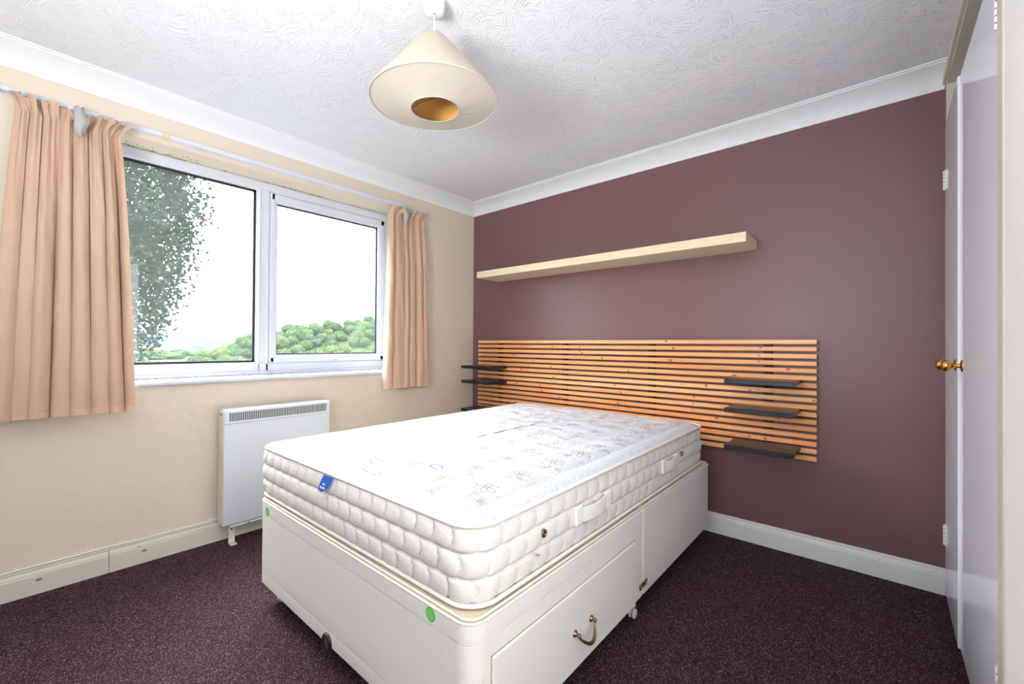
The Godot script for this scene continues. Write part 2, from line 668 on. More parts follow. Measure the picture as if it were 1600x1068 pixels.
# ================================ the room ===================================================
func build_room() -> void:
	struct("floor", mk(Vector3(-0.28, -0.12, -0.2), Vector3(3.9, 0, 4.3)), M.carpet)
	struct("ceiling", mk(Vector3(-0.28, CEIL, -0.2), Vector3(3.9, CEIL + 0.15, 4.3)), M.ceiling)
	# window wall with its opening
	var b := MB.new()
	var x0 := -0.28
	b.box(Vector3(x0, 0, -0.2), Vector3(0, CEIL, 0.80))
	b.box(Vector3(x0, 0, 2.62), Vector3(0, CEIL, 4.3))
	b.box(Vector3(x0, 0, 0.80), Vector3(0, 0.894, 2.62))
	b.box(Vector3(x0, 2.163, 0.80), Vector3(0, CEIL, 2.62))
	struct("wall_left", b.mesh(), M.wall_cream)
	struct("wall_far", mk(Vector3(0, 0, -0.2), Vector3(3.9, CEIL, 0)), M.wall_mauve)
	struct("wall_near", mk(Vector3(0, 0, 4.1), Vector3(3.9, CEIL, 4.3)), M.wall_white)  # out of view; set near and white to bounce light to the far corner
	struct("wall_right", mk(Vector3(3.75, 0, 0), Vector3(3.9, CEIL, 4.1)), M.wall_white)
	b = MB.new()
	b.box(Vector3(3.068, 0, 1.335), Vector3(3.75, CEIL, 1.84))
	b.box(Vector3(3.068, 0, 2.76), Vector3(3.75, CEIL, 4.1))
	b.box(Vector3(3.068, 2.04, 1.84), Vector3(3.75, CEIL, 2.76))
	struct("wall_side", b.mesh(), M.wall_white)
	# unseen glazed door behind the side light: frame and a glowing pane
	var gd := Node3D.new()
	gd.name = "door_3"
	gd.set_meta("kind", "structure")
	add_child(gd)
	b = MB.new()
	for q in [[0.0, 2.04, 1.84, 1.88], [0.0, 2.04, 2.72, 2.76], [0.0, 0.12, 1.88, 2.72], [1.99, 2.04, 1.88, 2.72]]:
		b.box(Vector3(3.072, q[0], q[2]), Vector3(3.112, q[1], q[3]), 0.003)
	obj("unseen_door_frame", b.mesh(), M.gloss_white, gd)
	var gp := mat(c255(235, 235, 232), 0.6)
	gp.emission_enabled = true
	gp.emission = c255(255, 252, 246)
	gp.emission_energy_multiplier = 0.3
	obj("unseen_pane_glow", mk(Vector3(3.085, 0.12, 1.88), Vector3(3.091, 1.99, 2.72)), gp, gd)
	# coving
	var cv := PackedVector2Array([Vector2(0, 2.3046), Vector2(0.004, 2.3046), Vector2(0.007, 2.312)])
	for k in 11:
		var f := k / 10.0
		var a := Vector2(0.007, 2.313).lerp(Vector2(0.030, 2.362), f)
		var c := Vector2(0.030, 2.362).lerp(Vector2(0.103, 2.384), f)
		cv.append(a.lerp(c, f))
	cv.append_array([Vector2(0.104, 2.3885), Vector2(0.114, 2.3885), Vector2(0.114, CEIL), Vector2(0, CEIL)])
	b = MB.new()
	b.prism(cv, Vector3(0, 0, 0), Vector3.RIGHT, Vector3.UP, Vector3.BACK, 4.1, true)
	struct("trim_1", b.mesh(), M.coving)
	b = MB.new()
	b.prism(cv, Vector3(0, 0, 0), Vector3.BACK, Vector3.UP, Vector3.RIGHT, 3.083, true)
	struct("trim_2", b.mesh(), M.coving)
	# skirting boards with a moulded top
	var sk := PackedVector2Array([Vector2(0, 0), Vector2(0.019, 0), Vector2(0.019, 0.082), Vector2(0.0165, 0.085), Vector2(0.017, 0.090), Vector2(0.0145, 0.098), Vector2(0.010, 0.1025), Vector2(0.0075, 0.1035), Vector2(0.0105, 0.1065), Vector2(0.0105, 0.113), Vector2(0.006, 0.1165), Vector2(0, 0.1165)])
	b = MB.new()
	b.prism(sk, Vector3.ZERO, Vector3.BACK, Vector3.UP, Vector3.RIGHT, 3.085)
	struct("baseboard_far", b.mesh(), M.gloss_white)
	b = MB.new()
	b.prism(sk, Vector3(0, 0, 0.0), Vector3.RIGHT, Vector3.UP, Vector3.BACK, 2.46)
	var bl := struct("baseboard_left", b.mesh(), M.frame_cream)
	b = MB.new()
	b.prism(sk, Vector3(0, 0, 2.4625), Vector3.RIGHT, Vector3.UP, Vector3.BACK, 1.63)
	obj("board_length", b.mesh(), M.frame_cream, bl)
	for q in [[0.062, 2.69, 0.011], [0.062, 2.33, 0.010], [0.088, 2.35, 0.006]]:
		b = MB.new()
		b.lathe([[q[2] * 0.6, 0.0006], [q[2] * 0.95, 0.0004], [q[2], 0.0]], 14, Transform3D(Basis(Vector3(0, 0.55, 0), Vector3(1, 0, 0), Vector3(0, 0, 1.0)), Vector3(0.0191, q[0], q[1])))
		b.poly([Vector3(0.0198, q[0] - q[2] * 0.3, q[1] - q[2] * 0.5), Vector3(0.0198, q[0] - q[2] * 0.3, q[1] + q[2] * 0.5), Vector3(0.0198, q[0] + q[2] * 0.3, q[1] + q[2] * 0.5), Vector3(0.0198, q[0] + q[2] * 0.3, q[1] - q[2] * 0.5)], Vector3.RIGHT)
		obj("bare_wood_spot", b.mesh(), mat(c255(150, 112, 72), 0.8), bl)


func build_window() -> void:
	var w := Node3D.new()
	w.name = "window_1"
	add_child(w)
	w.set_meta("kind", "structure")
	w.set_meta("label", "white plastic window with a fixed pane and a top-hung casement")
	var F := -0.16
	var B := -0.235
	var b := MB.new()
	# outer frame: right jamb, left jamb, head, foot, mullion, each with a raised inner bead
	b.box(Vector3(B, 0.917, 0.800), Vector3(F, 2.163, 0.838), 0.005)
	b.box(Vector3(B, 0.917, 2.575), Vector3(F, 2.163, 2.62), 0.005)
	b.box(Vector3(B, 2.1055, 0.83), Vector3(F, 2.163, 2.58), 0.005)
	b.box(Vector3(B, 0.917, 0.83), Vector3(F, 0.9915, 2.58), 0.005)
	b.box(Vector3(B, 0.917, 0.80), Vector3(F + 0.008, 0.945, 2.62), 0.005)
	obj("frame", b.mesh(), M.pvc, w)
	b = MB.new()
	var mp := PackedVector2Array([Vector2(B, 1.692), Vector2(F - 0.003, 1.692), Vector2(F, 1.696), Vector2(F, 1.706), Vector2(F - 0.010, 1.711), Vector2(F - 0.010, 1.742), Vector2(F, 1.748), Vector2(F, 1.752), Vector2(F - 0.014, 1.767), Vector2(B, 1.767)])
	b.prism(mp, Vector3(0, 0.945, 0), Vector3.RIGHT, Vector3.BACK, Vector3.UP, 1.17)
	obj("mullion", b.mesh(), M.pvc, w)
	# sloping beads round the fixed pane
	beads(w, "glazing_bead", 0.999, 2.103, 1.768, 2.562, F - 0.004, F - 0.022, 0.015)
	# the casement
	var c := MB.new()
	var S := F + 0.006
	c.box(Vector3(B, 0.994, 0.839), Vector3(S, 2.103, 0.878), 0.005)
	c.box(Vector3(B, 0.994, 1.660), Vector3(S, 2.103, 1.690), 0.005)
	c.box(Vector3(B, 0.994, 0.845), Vector3(S, 1.030, 1.684), 0.005)
	c.box(Vector3(B, 2.060, 0.845), Vector3(S, 2.103, 1.684), 0.005)
	obj("casement", c.mesh(), M.pvc, w)
	beads(w, "glazing_bead", 1.045, 2.045, 0.894, 1.646, S - 0.003, F - 0.022, 0.015)
	var si := 0
	for q in [[0.999, 2.103, 1.768, 2.562], [1.045, 2.045, 0.894, 1.646]]:
		var g := MB.new()
		var e := 0.013 if si == 0 else 0.009
		var d0 := F - 0.034
		var d1 := F - 0.021
		g.box(Vector3(d0, q[0], q[2]), Vector3(d1, q[0] + e, q[3]))
		g.box(Vector3(d0, q[1] - e, q[2]), Vector3(d1, q[1], q[3]))
		g.box(Vector3(d0, q[0], q[2]), Vector3(d1, q[1], q[2] + e))
		g.box(Vector3(d0, q[0], q[3] - e), Vector3(d1, q[1], q[3]))
		obj("seal", g.mesh(), M.gasket, w)
		obj("pane", mk(Vector3(F - 0.030, q[0] - 0.01, q[2] - 0.01), Vector3(F - 0.026, q[1] + 0.01, q[3] + 0.01)), M.glass, w)
		si += 1
	# small lever handle
	b = MB.new()
	b.box(Vector3(S, 0.998, 1.225), Vector3(S + 0.014, 1.018, 1.285), 0.005)
	b.box(Vector3(S + 0.010, 1.003, 1.240), Vector3(S + 0.026, 1.014, 1.330), 0.004)
	var h := obj("handle", b.mesh(), M.pvc, w)
	obj("keyhole", mk(Vector3(S + 0.0145, 1.004, 1.250), Vector3(S + 0.0265, 1.012, 1.256)), M.gasket, h)
	# sill board with a round nose
	var np := PackedVector2Array([Vector2(-0.24, 0.8935), Vector2(0.018, 0.8935)])
	for k in 9:
		var a := -PI / 2 + PI * k / 8.0
		np.append(Vector2(0.018 + cos(a) * 0.013, 0.9065 + sin(a) * 0.013))
	np.append(Vector2(-0.24, 0.9195))
	b = MB.new()
	b.prism(np, Vector3(0, 0, 0.775), Vector3.RIGHT, Vector3.UP, Vector3.BACK, 1.875, true)
	obj("sill_board", b.mesh(), M.pvc, w)
	# specks of mould along the head and the sill joint
	b = MB.new()
	for k in 260:
		var f := rng.randf()
		var z := lerpf(0.9, 2.58, f)
		var s := rng.randf_range(0.0015, 0.005)
		var gate := sin(z * 9.0) + sin(z * 23.0 + 1.0) * 0.7
		if gate < -0.3:
			continue
		var xx := F + absf(rng.randfn(0, 1.0)) * 0.007
		b.box(Vector3(xx, 2.1622, z), Vector3(xx + s * 0.7, 2.1632, z + s * 2.6))
	for k in 80:
		var z := rng.randf_range(2.05, 2.58)
		var s := rng.randf_range(0.0015, 0.004)
		var xx := F + rng.randf_range(0.0, 0.075)
		b.box(Vector3(xx, 2.1624, z), Vector3(xx + s, 2.1632, z + s * 2.5))
	for k in 120:
		var z := rng.randf_range(0.85, 2.58)
		var s := rng.randf_range(0.001, 0.003)
		b.box(Vector3(F + 0.0075, 0.919, z), Vector3(F + 0.0095, 0.919 + s, z + s * 5.0))
	obj("mould_specks", b.mesh(), M.mould, w).set_meta("kind", "stuff")


func beads(w: Node3D, called: String, y0: float, y1: float, z0: float, z1: float, xf: float, xb: float, wd: float) -> void:
	# four mitred strips that slope from the frame (xf) back to the glass (xb)
	var o := [Vector3(xf, y0 - wd, z0 - wd), Vector3(xf, y0 - wd, z1 + wd), Vector3(xf, y1 + wd, z1 + wd), Vector3(xf, y1 + wd, z0 - wd)]
	var i := [Vector3(xf - 0.006, y0, z0), Vector3(xf - 0.006, y0, z1), Vector3(xf - 0.006, y1, z1), Vector3(xf - 0.006, y1, z0)]
	var k := [Vector3(xb, y0, z0), Vector3(xb, y0, z1), Vector3(xb, y1, z1), Vector3(xb, y1, z0)]
	var nn := [Vector3(0.9, 0.45, 0), Vector3(0.9, 0, -0.45), Vector3(0.9, -0.45, 0), Vector3(0.9, 0, 0.45)]
	var ns := [Vector3.UP, Vector3.FORWARD, Vector3.DOWN, Vector3.BACK]
	for q in 4:
		var r := (q + 1) % 4
		var b := MB.new()
		b.poly([o[q], o[r], i[r], i[q]], (nn[q] as Vector3).normalized())
		b.poly([i[q], i[r], k[r], k[q]], ns[q])
		var back: Array = [o[q], o[r], k[r], k[q]]
		var bk := []
		for p in back:
			bk.append(Vector3(xb - 0.003, p.y, p.z))
		b.poly(bk, Vector3.LEFT)
		obj(called, b.mesh(), M.pvc, w)


func hinge(p: Node3D, x: float, y0: float, y1: float, z: float) -> void:
	var b := MB.new()
	b.box(Vector3(x - 0.003, y0, z - 0.022), Vector3(x + 0.001, y1, z - 0.003), 0.0008)
	b.box(Vector3(x - 0.003, y0, z + 0.003), Vector3(x + 0.001, y1, z + 0.022), 0.0008)
	var n := 5
	for k in n:
		var a := lerpf(y0, y1, float(k) / n)
		b.lathe([[0.0, 0], [0.0055, 0.0], [0.0055, (y1 - y0) / n - 0.003], [0, (y1 - y0) / n - 0.003]], 10, Transform3D(Basis(), Vector3(x - 0.004, a + 0.0015, z)), true)
	var h := obj("hinge", b.mesh(), M.gloss_white, p)
	b = MB.new()
	for k in range(1, n):
		b.lathe([[0.0042, 0], [0.0042, 0.004]], 8, Transform3D(Basis(), Vector3(x - 0.004, lerpf(y0, y1, float(k) / n) - 0.002, z)))
	obj("pin", b.mesh(), M.gasket, h)


func knob(p: Node3D, x: float, y: float, z: float) -> void:
	var xf := Transform3D(Basis(Vector3(0, 1, 0), Vector3(-1, 0, 0), Vector3(0, 0, 1)), Vector3(x, y, z))
	var b := MB.new()
	var pr := [[0.0215, 0.0], [0.0215, 0.002], [0.018, 0.0045], [0.009, 0.006], [0.0065, 0.010], [0.006, 0.020], [0.0075, 0.024], [0.013, 0.0265], [0.0185, 0.032], [0.0205, 0.039], [0.0195, 0.046], [0.015, 0.052], [0.008, 0.0555], [0.0, 0.0565]]
	b.lathe(pr, 28, xf)
	obj("door_knob", b.mesh(), M.brass, p)


func build_cupboard() -> void:
	var X := 3.085
	# frame: far post, head, near post
	struct("trim_3", mk(Vector3(3.087, 0, 0.0), Vector3(3.17, 2.31, 0.035), 0.002), M.frame_cream)
	var b := MB.new()
	b.box(Vector3(3.086, 2.31, 0.0), Vector3(3.155, CEIL, 1.34), 0.002)
	b.box(Vector3(3.074, 2.318, 0.0), Vector3(3.087, 2.352, 1.34), 0.002)
	struct("trim_4", b.mesh(), M.frame_cream)
	b = MB.new()
	b.box(Vector3(3.084, 0, 1.20), Vector3(3.17, 2.31, 1.335), 0.002)
	b.box(Vector3(3.070, 0, 1.235), Vector3(3.09, 2.33, 1.30), 0.004)
	struct("trim_5", b.mesh(), M.frame_cream)
	struct("wall_cupboard", mk(Vector3(3.155, 2.31, 0.0), Vector3(3.75, CEIL, 1.34)), M.wall_white)
	# far door, a finger's breadth ajar on its hinges; near door shut
	for d in 2:
		var o := Node3D.new()
		o.name = "door_%d" % (d + 1)
		o.set_meta("kind", "structure")
		add_child(o)
		if d == 0:
			o.set_meta("label", "far glossy white cupboard door, standing slightly proud")
			o.position = Vector3(X, 0, 0.05)
			o.rotation.y = -0.014
			obj("panel", mk(Vector3(-0.004, 0.022, 0.0), Vector3(0.016, 2.12, 0.462), 0.0015), M.door_gloss, o)
			hinge(o, -0.004, 1.822, 1.908, 0.022)
			hinge(o, -0.004, 0.246, 0.333, 0.022)
			knob(o, -0.004, 1.055, 0.405)
		else:
			o.set_meta("label", "near glossy white cupboard door, shut")
			o.position = Vector3(X, 0, 1.195)
			obj("panel", mk(Vector3(-0.004, 0.022, -0.680), Vector3(0.016, 2.12, 0.0), 0.0015), M.door_gloss, o)
			hinge(o, -0.004, 1.905, 1.995, -0.004)
			hinge(o, -0.004, 0.25, 0.34, -0.004)
			knob(o, -0.004, 1.055, -0.625)


# ================================ bed ========================================================
func loop(x0: float, x1: float, z0: float, z1: float, r: Array, inset: float, y: float, seg := 6, step := 0.0) -> PackedVector3Array:
	# corners in the order (+x +z), (-x +z), (-x -z), (+x -z)
	var out := PackedVector3Array()
	var sx := [1, -1, -1, 1]
	var sz := [1, 1, -1, -1]
	for k in 4:
		var rr: float = maxf(r[k] - inset, 0.0015)
		var cx := (x1 - inset - rr) if sx[k] > 0 else (x0 + inset + rr)
		var cz := (z1 - inset - rr) if sz[k] > 0 else (z0 + inset + rr)
		for i in seg + 1:
			var a := (k + float(i) / seg) * PI / 2
			out.append(Vector3(cx + cos(a) * rr, y, cz + sin(a) * rr))
		if step > 0.0:
			var k2 := (k + 1) % 4
			var r2: float = maxf(r[k2] - inset, 0.0015)
			var c2x := (x1 - inset - r2) if sx[k2] > 0 else (x0 + inset + r2)
			var c2z := (z1 - inset - r2) if sz[k2] > 0 else (z0 + inset + r2)
			var a2 := (k + 1) * PI / 2
			var p := out[out.size() - 1]
			var q := Vector3(c2x + cos(a2) * r2, y, c2z + sin(a2) * r2)
			var nn := int(step)
			for i in range(1, nn):
				out.append(p.lerp(q, float(i) / nn))
	return out


func build_bed() -> void:
	var W := 1.3166
	var L := 1.9
	var th := 0.0063
	var ex := Vector3(cos(th), 0, -sin(th))
	var ez := Vector3(sin(th), 0, cos(th))
	var C := Vector3(2.128, 0, 2.062) - ex * W / 2 - ez * L / 2
	var o := thing("divan_base", "cream fabric divan bed base in two bolted halves with a drawer, under the bare mattress", "bed base", C, th)
	var hx := W / 2
	var hz := L / 2
	var seam := -0.032
	var yb := 0.094
	var yt := 0.4545
	var kk := 0
	for q in [[seam + 0.0015, hz, [0.05, 0.05, 0.012, 0.012]], [-hz, seam - 0.0015, [0.012, 0.012, 0.03, 0.03]]]:
		var b := MB.new()
		var rows := []
		for p in [[0.02, yb + 0.001], [0.004, yb], [0.0, yb + 0.006], [0.0, yb + 0.052], [0.0022, yb + 0.055], [0.0, yb + 0.058], [0.0, 0.2], [0.0, 0.3], [0.0, 0.392], [0.0018, 0.395], [0.0, 0.398], [0.0, yt - 0.012], [0.004, yt - 0.008]]:
			rows.append(loop(-hx, hx, q[0], q[1], q[2], p[0], p[1], 8))
		b.grid(rows, true, false, true)
		b.poly(Array(rows[0]), Vector3.DOWN)
		obj("base_half", b.mesh(), M.ticking, o)
		b = MB.new()
		rows = []
		for p in [[0.004, yt - 0.010], [0.010, yt - 0.004], [0.03, yt - 0.0015], [0.06, yt + 0.002], [0.15, yt + 0.004]]:
			rows.append(loop(-hx, hx, q[0], q[1], q[2], p[0], p[1], 8))
		b.grid(rows, true, false, true)
		b.poly(Array(rows[4]), Vector3.UP)
		obj("top_cover", b.mesh(), M.top_cloth, o)
		for e in 2:
			b = MB.new()
			b.tube(Array(loop(-hx, hx, q[0], q[1], q[2], 0.001 + e * 0.008, yt - 0.008 + e * 0.0065, 8)), 0.0032, 6, true)
			obj("piping", b.mesh(), M.piping, o)
		kk += 1
	# drawer in the long side
	var dz := func(z: float) -> float: return z - 2.062 + hz
	var b := MB.new()
	b.box(Vector3(hx - 0.012, yb + 0.002, dz.call(1.160)), Vector3(hx + 0.006, 0.347, dz.call(1.990)), 0.004)
	var dr := obj("drawer", b.mesh(), M.ticking, o)
	b = MB.new()
	var gl := Color()
	b.box(Vector3(hx - 0.004, yb + 0.002, dz.call(1.158)), Vector3(hx + 0.0012, 0.3492, dz.call(1.992)))
	obj("drawer_gap", b.mesh(), mat(c255(150, 140, 124), 0.9), o)
	b = MB.new()
	var pa := Vector3(hx + 0.006, 0.214, dz.call(1.612))
	var pb := Vector3(hx + 0.006, 0.214, dz.call(1.512))
	for p in [pa, pb]:
		b.lathe([[0.0, -0.001], [0.011, 0.0], [0.011, 0.002], [0.006, 0.006], [0.0045, 0.011], [0.0065, 0.015], [0.006, 0.019], [0.0, 0.021]], 16, Transform3D(Basis(Vector3(0, 1, 0), Vector3(1, 0, 0), Vector3(0, 0, -1)), p))
	var path := []
	var rad := []
	for i in 17:
		var f := i / 16.0
		var s := sin(f * PI)
		path.append(pa.lerp(pb, f) + Vector3(0.014 + 0.020 * s, -0.004 - 0.034 * pow(s, 0.8), 0))
		rad.append(0.0032 + 0.0026 * s)
	b.tube(path, rad, 10)
	obj("handle", b.mesh(), M.old_brass, dr)
	# plate that ties the halves together
	b = MB.new()
	var xf := Transform3D(Basis(Vector3.RIGHT, 0.06), Vector3(hx + 0.002, 0.142, seam))
	b.box(Vector3(-0.001, -0.011, -0.036), Vector3(0.002, 0.011, 0.036), 0.001, xf)
	var pl := obj("joining_plate", b.mesh(), M.brown_plate, o)
	for s in [-0.022, 0.022]:
		b = MB.new()
		b.lathe([[0.0045, 0.0], [0.004, 0.002], [0.0, 0.003]], 12, xf * Transform3D(Basis(Vector3(0, 1, 0), Vector3(1, 0, 0), Vector3(0, 0, -1)), Vector3(0.002, 0, s)))
		obj("screw", b.mesh(), M.steel, pl)
	# castors
	for p in [[hx - 0.036, seam + 0.014], [-hx + 0.05, seam + 0.05], [hx - 0.10, seam - 0.07], [-hx + 0.05, seam - 0.07], [hx - 0.09, hz - 0.09], [-hx + 0.075, hz - 0.075], [hx - 0.09, -hz + 0.09], [-hx + 0.09, -hz + 0.09]]:
		b = MB.new()
		b.lathe([[0.0, 0.012], [0.004, 0.012], [0.004, 0.040], [0.010, 0.044], [0.011, 0.052], [0.007, 0.060], [0.006, yb + 0.003], [0.0, yb + 0.003]], 14, Transform3D(Basis(), Vector3(p[0], 0, p[1])))
		var ca := obj("castor", b.mesh(), M.ivory, o)
		for s in [-1, 1]:
			b = MB.new()
			b.lathe([[0.0, -0.005], [0.016, -0.005], [0.019, -0.0025], [0.019, 0.0025], [0.016, 0.005], [0.0, 0.005]], 20, Transform3D(Basis(Vector3(0, 1, 0), Vector3(1, 0, 0), Vector3(0, 0, -1)), Vector3(p[0] + s * 0.008, 0.0192, p[1] + 0.004)))
			obj("wheel", b.mesh(), M.ivory, ca)
	# round stickers and the black glide on the foot board
	for p in [[0.9 - C.x, 0.412], [1.974 - C.x, 0.425]]:
		var at := Vector3(p[0], p[1], hz + 0.0006)
		var st := disc("round_sticker", 0.0215, M.green_pale, o, at)
		st.set_meta("label", "bright green round sticker")
		disc("sticker_middle", 0.0185, M.green, st, Vector3(0, 0, 0.0003))
		b = MB.new()
		for k in 20:
			if k in [4, 9, 13]:
				continue
			var a := TAU * k / 20.0
			b.box(Vector3(-0.0014, -0.0011, 0), Vector3(0.0014, 0.0011, 0.0004), 0, Transform3D(Basis(Vector3.BACK, a + PI / 2), Vector3(cos(a) * 0.0162, sin(a) * 0.0162, 0.0006)))
		obj("sticker_print", b.mesh(), M.green_dark, st)
	b = MB.new()
	var gx := Transform3D(Basis(Vector3(1, 0, 0), Vector3(0, 0, 1), Vector3(0, -1, 0)), Vector3(1.43 - C.x, yb + 0.016, hz))
	b.lathe([[0.0, 0.003], [0.016, 0.003], [0.017, 0.007], [0.022, 0.010], [0.027, 0.008], [0.0285, 0.0], [0.0285, -0.004]], 28, gx)
	obj("glide", b.mesh(), M.black, o)
	b = MB.new()
	b.lathe([[0.016, 0.0042], [0.0, 0.0046]], 20, gx)
	obj("glide_centre", b.mesh(), M.brown_plate, o)


func disc(called: String, r: float, m: Material, parent: Node3D, at: Vector3) -> MeshInstance3D:
	var b := MB.new()
	b.lathe([[r, -0.0004], [r, 0.0], [0.0, 0.0]], 28, Transform3D(Basis(Vector3(1, 0, 0), Vector3(0, 0, 1), Vector3(0, -1, 0)), Vector3.ZERO), true)
	return obj(called, b.mesh(), m, parent, at)


func build_mattress() -> void:
	var W := 1.344
	var L := 1.8608
	var th := 0.0105
	var ex := Vector3(cos(th), 0, -sin(th))
	var ez := Vector3(sin(th), 0, cos(th))
	var C := Vector3(2.1097, 0, 2.0386) - ex * W / 2 - ez * L / 2
	var o := thing("mattress", "bare white tufted double mattress with floral damask top lying on the divan base", "mattress", C, th)
	var hx := W / 2
	var hz := L / 2
	var R := [0.085, 0.085, 0.085, 0.085]
	var y0 := 0.462
	var y1 := 0.664
	var base := loop(-hx, hx, -hz, hz, R, 0.0, 0.0, 24, 250)
	var n := base.size()
	var nrm := []
	var dist := PackedFloat32Array()
	var acc := 0.0
	for i in n:
		var d := base[(i + 1) % n] - base[(i + n - 1) % n]
		nrm.append(Vector3(d.z, 0, -d.x).normalized())
		dist.append(acc)
		acc += base[i].distance_to(base[(i + 1) % n])
	var cells := roundi(acc / 0.0735)
	var rows := []
	var uvs := []
	var VR := 12
	for r in 3:
		for j in range(0 if r == 0 else 1, VR + 1):
			var v := float(j) / VR
			var t := (r + v) / 3.0
			var row := PackedVector3Array()
			for i in n:
				var s := dist[i] / acc * cells
				var skew := 0.20 * (1.0 - (2.0 * v - 1.0) * (2.0 * v - 1.0))
				var f := fposmod(s + (0.5 if r == 1 else 0.08 * r) + skew, 1.0)
				var bul := pow(4.0 * f * (1.0 - f), 0.32) * pow(4.0 * v * (1.0 - v), 0.34)
				var amp := lerpf(0.011, 0.017, smoothstep(-0.2, 0.7, nrm[i].z))
				var out := -0.010 + 0.008 * sin(PI * t) + bul * amp
				row.append(base[i] + nrm[i] * out + Vector3(0, lerpf(y0 + 0.004, y1 - 0.003, t), 0))
			rows.append(row)
	var b := MB.new()
	b.grid(rows, true, false, true)
	obj("quilted_border", b.mesh(), M.ticking, o)
	# piping round both edges
	for e in [[y0 + 0.003, 0.0062, "bottom_piping"], [y1 + 0.001, 0.0062, "top_piping"]]:
		b = MB.new()
		b.tube(Array(loop(-hx, hx, -hz, hz, R, -0.001, e[0], 12, 20)), e[1], 8, true)
		obj(e[2], b.mesh(), M.piping, o)
	# under side and sleeping surface
	b = MB.new()
	b.poly(Array(loop(-hx, hx, -hz, hz, R, 0.002, y0, 8)), Vector3.DOWN)
	obj("underside", b.mesh(), M.plain_white, o)
	var nz := noise_of(5.0, 4, 3)
	rows = []
	uvs = []
	var ins := [-0.002, 0.006, 0.014, 0.024, 0.036, 0.05, 0.066, 0.085, 0.105]
	while ins[ins.size() - 1] < hx - 0.02:
		ins.append(ins[ins.size() - 1] + 0.02)
	for q in ins:
		var row := loop(-hx, hx, -hz, hz, R, q, 0.0, 10, 80)
		var uv := PackedVector2Array()
		for i in row.size():
			var p := row[i]
			var u := p.x / W + 0.5
			var w := p.z / L + 0.5
			var inner := 1.0 - exp(-maxf(q, 0.0) / 0.045)
			var h := y1 + 0.026 * inner + nz.get_noise_2d(p.x, p.z) * 0.006 * inner
			var px := u * 1024.0
			var stripe := absf(fposmod(px - 120.0 + 65.5, 131.0) - 65.5) / 65.5
			h -= 0.006 * pow(stripe, 6.0) * inner
			h += 0.0025 * sin(p.z * 46.0 + sin(p.x * 11.0) * 2.0) * inner * (1.0 - stripe * 0.6)
			h -= 0.008 * exp(-pow((q - 0.088) / 0.010, 2.0))
			row[i].y = h
			uv.append(Vector2(u, w))
		rows.append(row)
		uvs.append(uv)
	b = MB.new()
	b.grid(rows, true, false, true, uvs)
	b.poly(Array(rows[rows.size() - 1]), Vector3.UP, Array(uvs[rows.size() - 1]))
	obj("sleeping_surface", b.mesh(), M.damask, o)
	# two strap handles on the long side
	var dz := func(z: float) -> float: return z - 2.0386 + hz
	for q in [[1.584, 1.355], [0.844, 0.657]]:
		var za: float = dz.call(q[1])
		var zb: float = dz.call(q[0])
		rows = []
		for i in 25:
			var f := i / 24.0
			var lift := 0.012 + 0.010 * pow(sin(PI * clampf((f - 0.14) / 0.72, 0, 1)), 0.7)
			var sag := 0.006 * sin(PI * f)
			var rr := PackedVector3Array()
			for p in [[0.0, -0.026], [0.003, -0.022], [0.003, 0.022], [0.0, 0.026], [-0.008, 0.020], [-0.008, -0.020]]:
				rr.append(Vector3(hx + lift + p[0], 0.567 + p[1] - sag, lerpf(za, zb, f)))
			rows.append(rr)
		b = MB.new()
		b.grid(rows, true, false, false)
		b.poly(Array(rows[0]), Vector3.FORWARD)
		b.poly(Array(rows[24]), Vector3.BACK)
		var hd := obj("strap_handle", b.mesh(), M.plain_white, o)
		for z in [za + 0.016, zb - 0.016]:
			b = MB.new()
			b.box(Vector3(hx + 0.002, 0.536, z - 0.020), Vector3(hx + 0.017, 0.598, z + 0.020), 0.005)
			obj("stitched_end", b.mesh(), M.plain_white, hd)
			for e in [-0.014, 0.014]:
				obj("stitching", mk(Vector3(hx + 0.0165, 0.542, z + e - 0.0006), Vector3(hx + 0.0178, 0.592, z + e + 0.0006)), M.top_cloth, hd)
	# brass ventilation eyelets
	for q in [[1.757, 0.571], [0.576, 0.578]]:
		var at := Vector3(hx + 0.008, q[1], dz.call(q[0]))
		var xf := Transform3D(Basis(Vector3(0, 1, 0), Vector3(1, 0, 0), Vector3(0, 0, -1)), at)
		b = MB.new()
		b.lathe([[0.0125, -0.004], [0.0125, 0.002], [0.010, 0.0045], [0.0065, 0.003], [0.0055, -0.002]], 20, xf)
		var ey := obj("eyelet", b.mesh(), M.old_brass, o)
		b = MB.new()
		b.lathe([[0.0062, 0.0], [0.0, 0.0]], 16, xf)
		obj("eyelet_mesh", b.mesh(), M.gasket, ey)
	b = MB.new()
	b.tube([Vector3(hx + 0.008, 0.528, dz.call(1.797)), Vector3(hx + 0.013, 0.522, dz.call(1.794)), Vector3(hx + 0.013, 0.518, dz.call(1.786)), Vector3(hx + 0.009, 0.518, dz.call(1.780))], 0.0016, 6)
	obj("wire_end", b.mesh(), M.steel, o)
	# blue satin label sewn under the top piping of the foot end
	rows = []
	for j in 7:
		var f := j / 6.0
		var rr := PackedVector3Array()
		for i in 9:
			var g := i / 8.0
			var half := lerpf(0.034, 0.020, f * f)
			rr.append(Vector3(1.405 - C.x - 0.022 * f + (g - 0.5) * 2.0 * half, y1 - 0.002 - 0.054 * f + 0.006 * f * (2.0 * absf(g - 0.5)), hz + 0.012 + 0.016 * f + 0.002 * sin(g * PI)))
		rows.append(rr)
	b = MB.new()
	b.grid(rows, false, false, true)
	var lb := obj("maker_label", b.mesh(), M.blue_tag, o)
	lb.set_meta("label", "blue fabric label with white lettering")
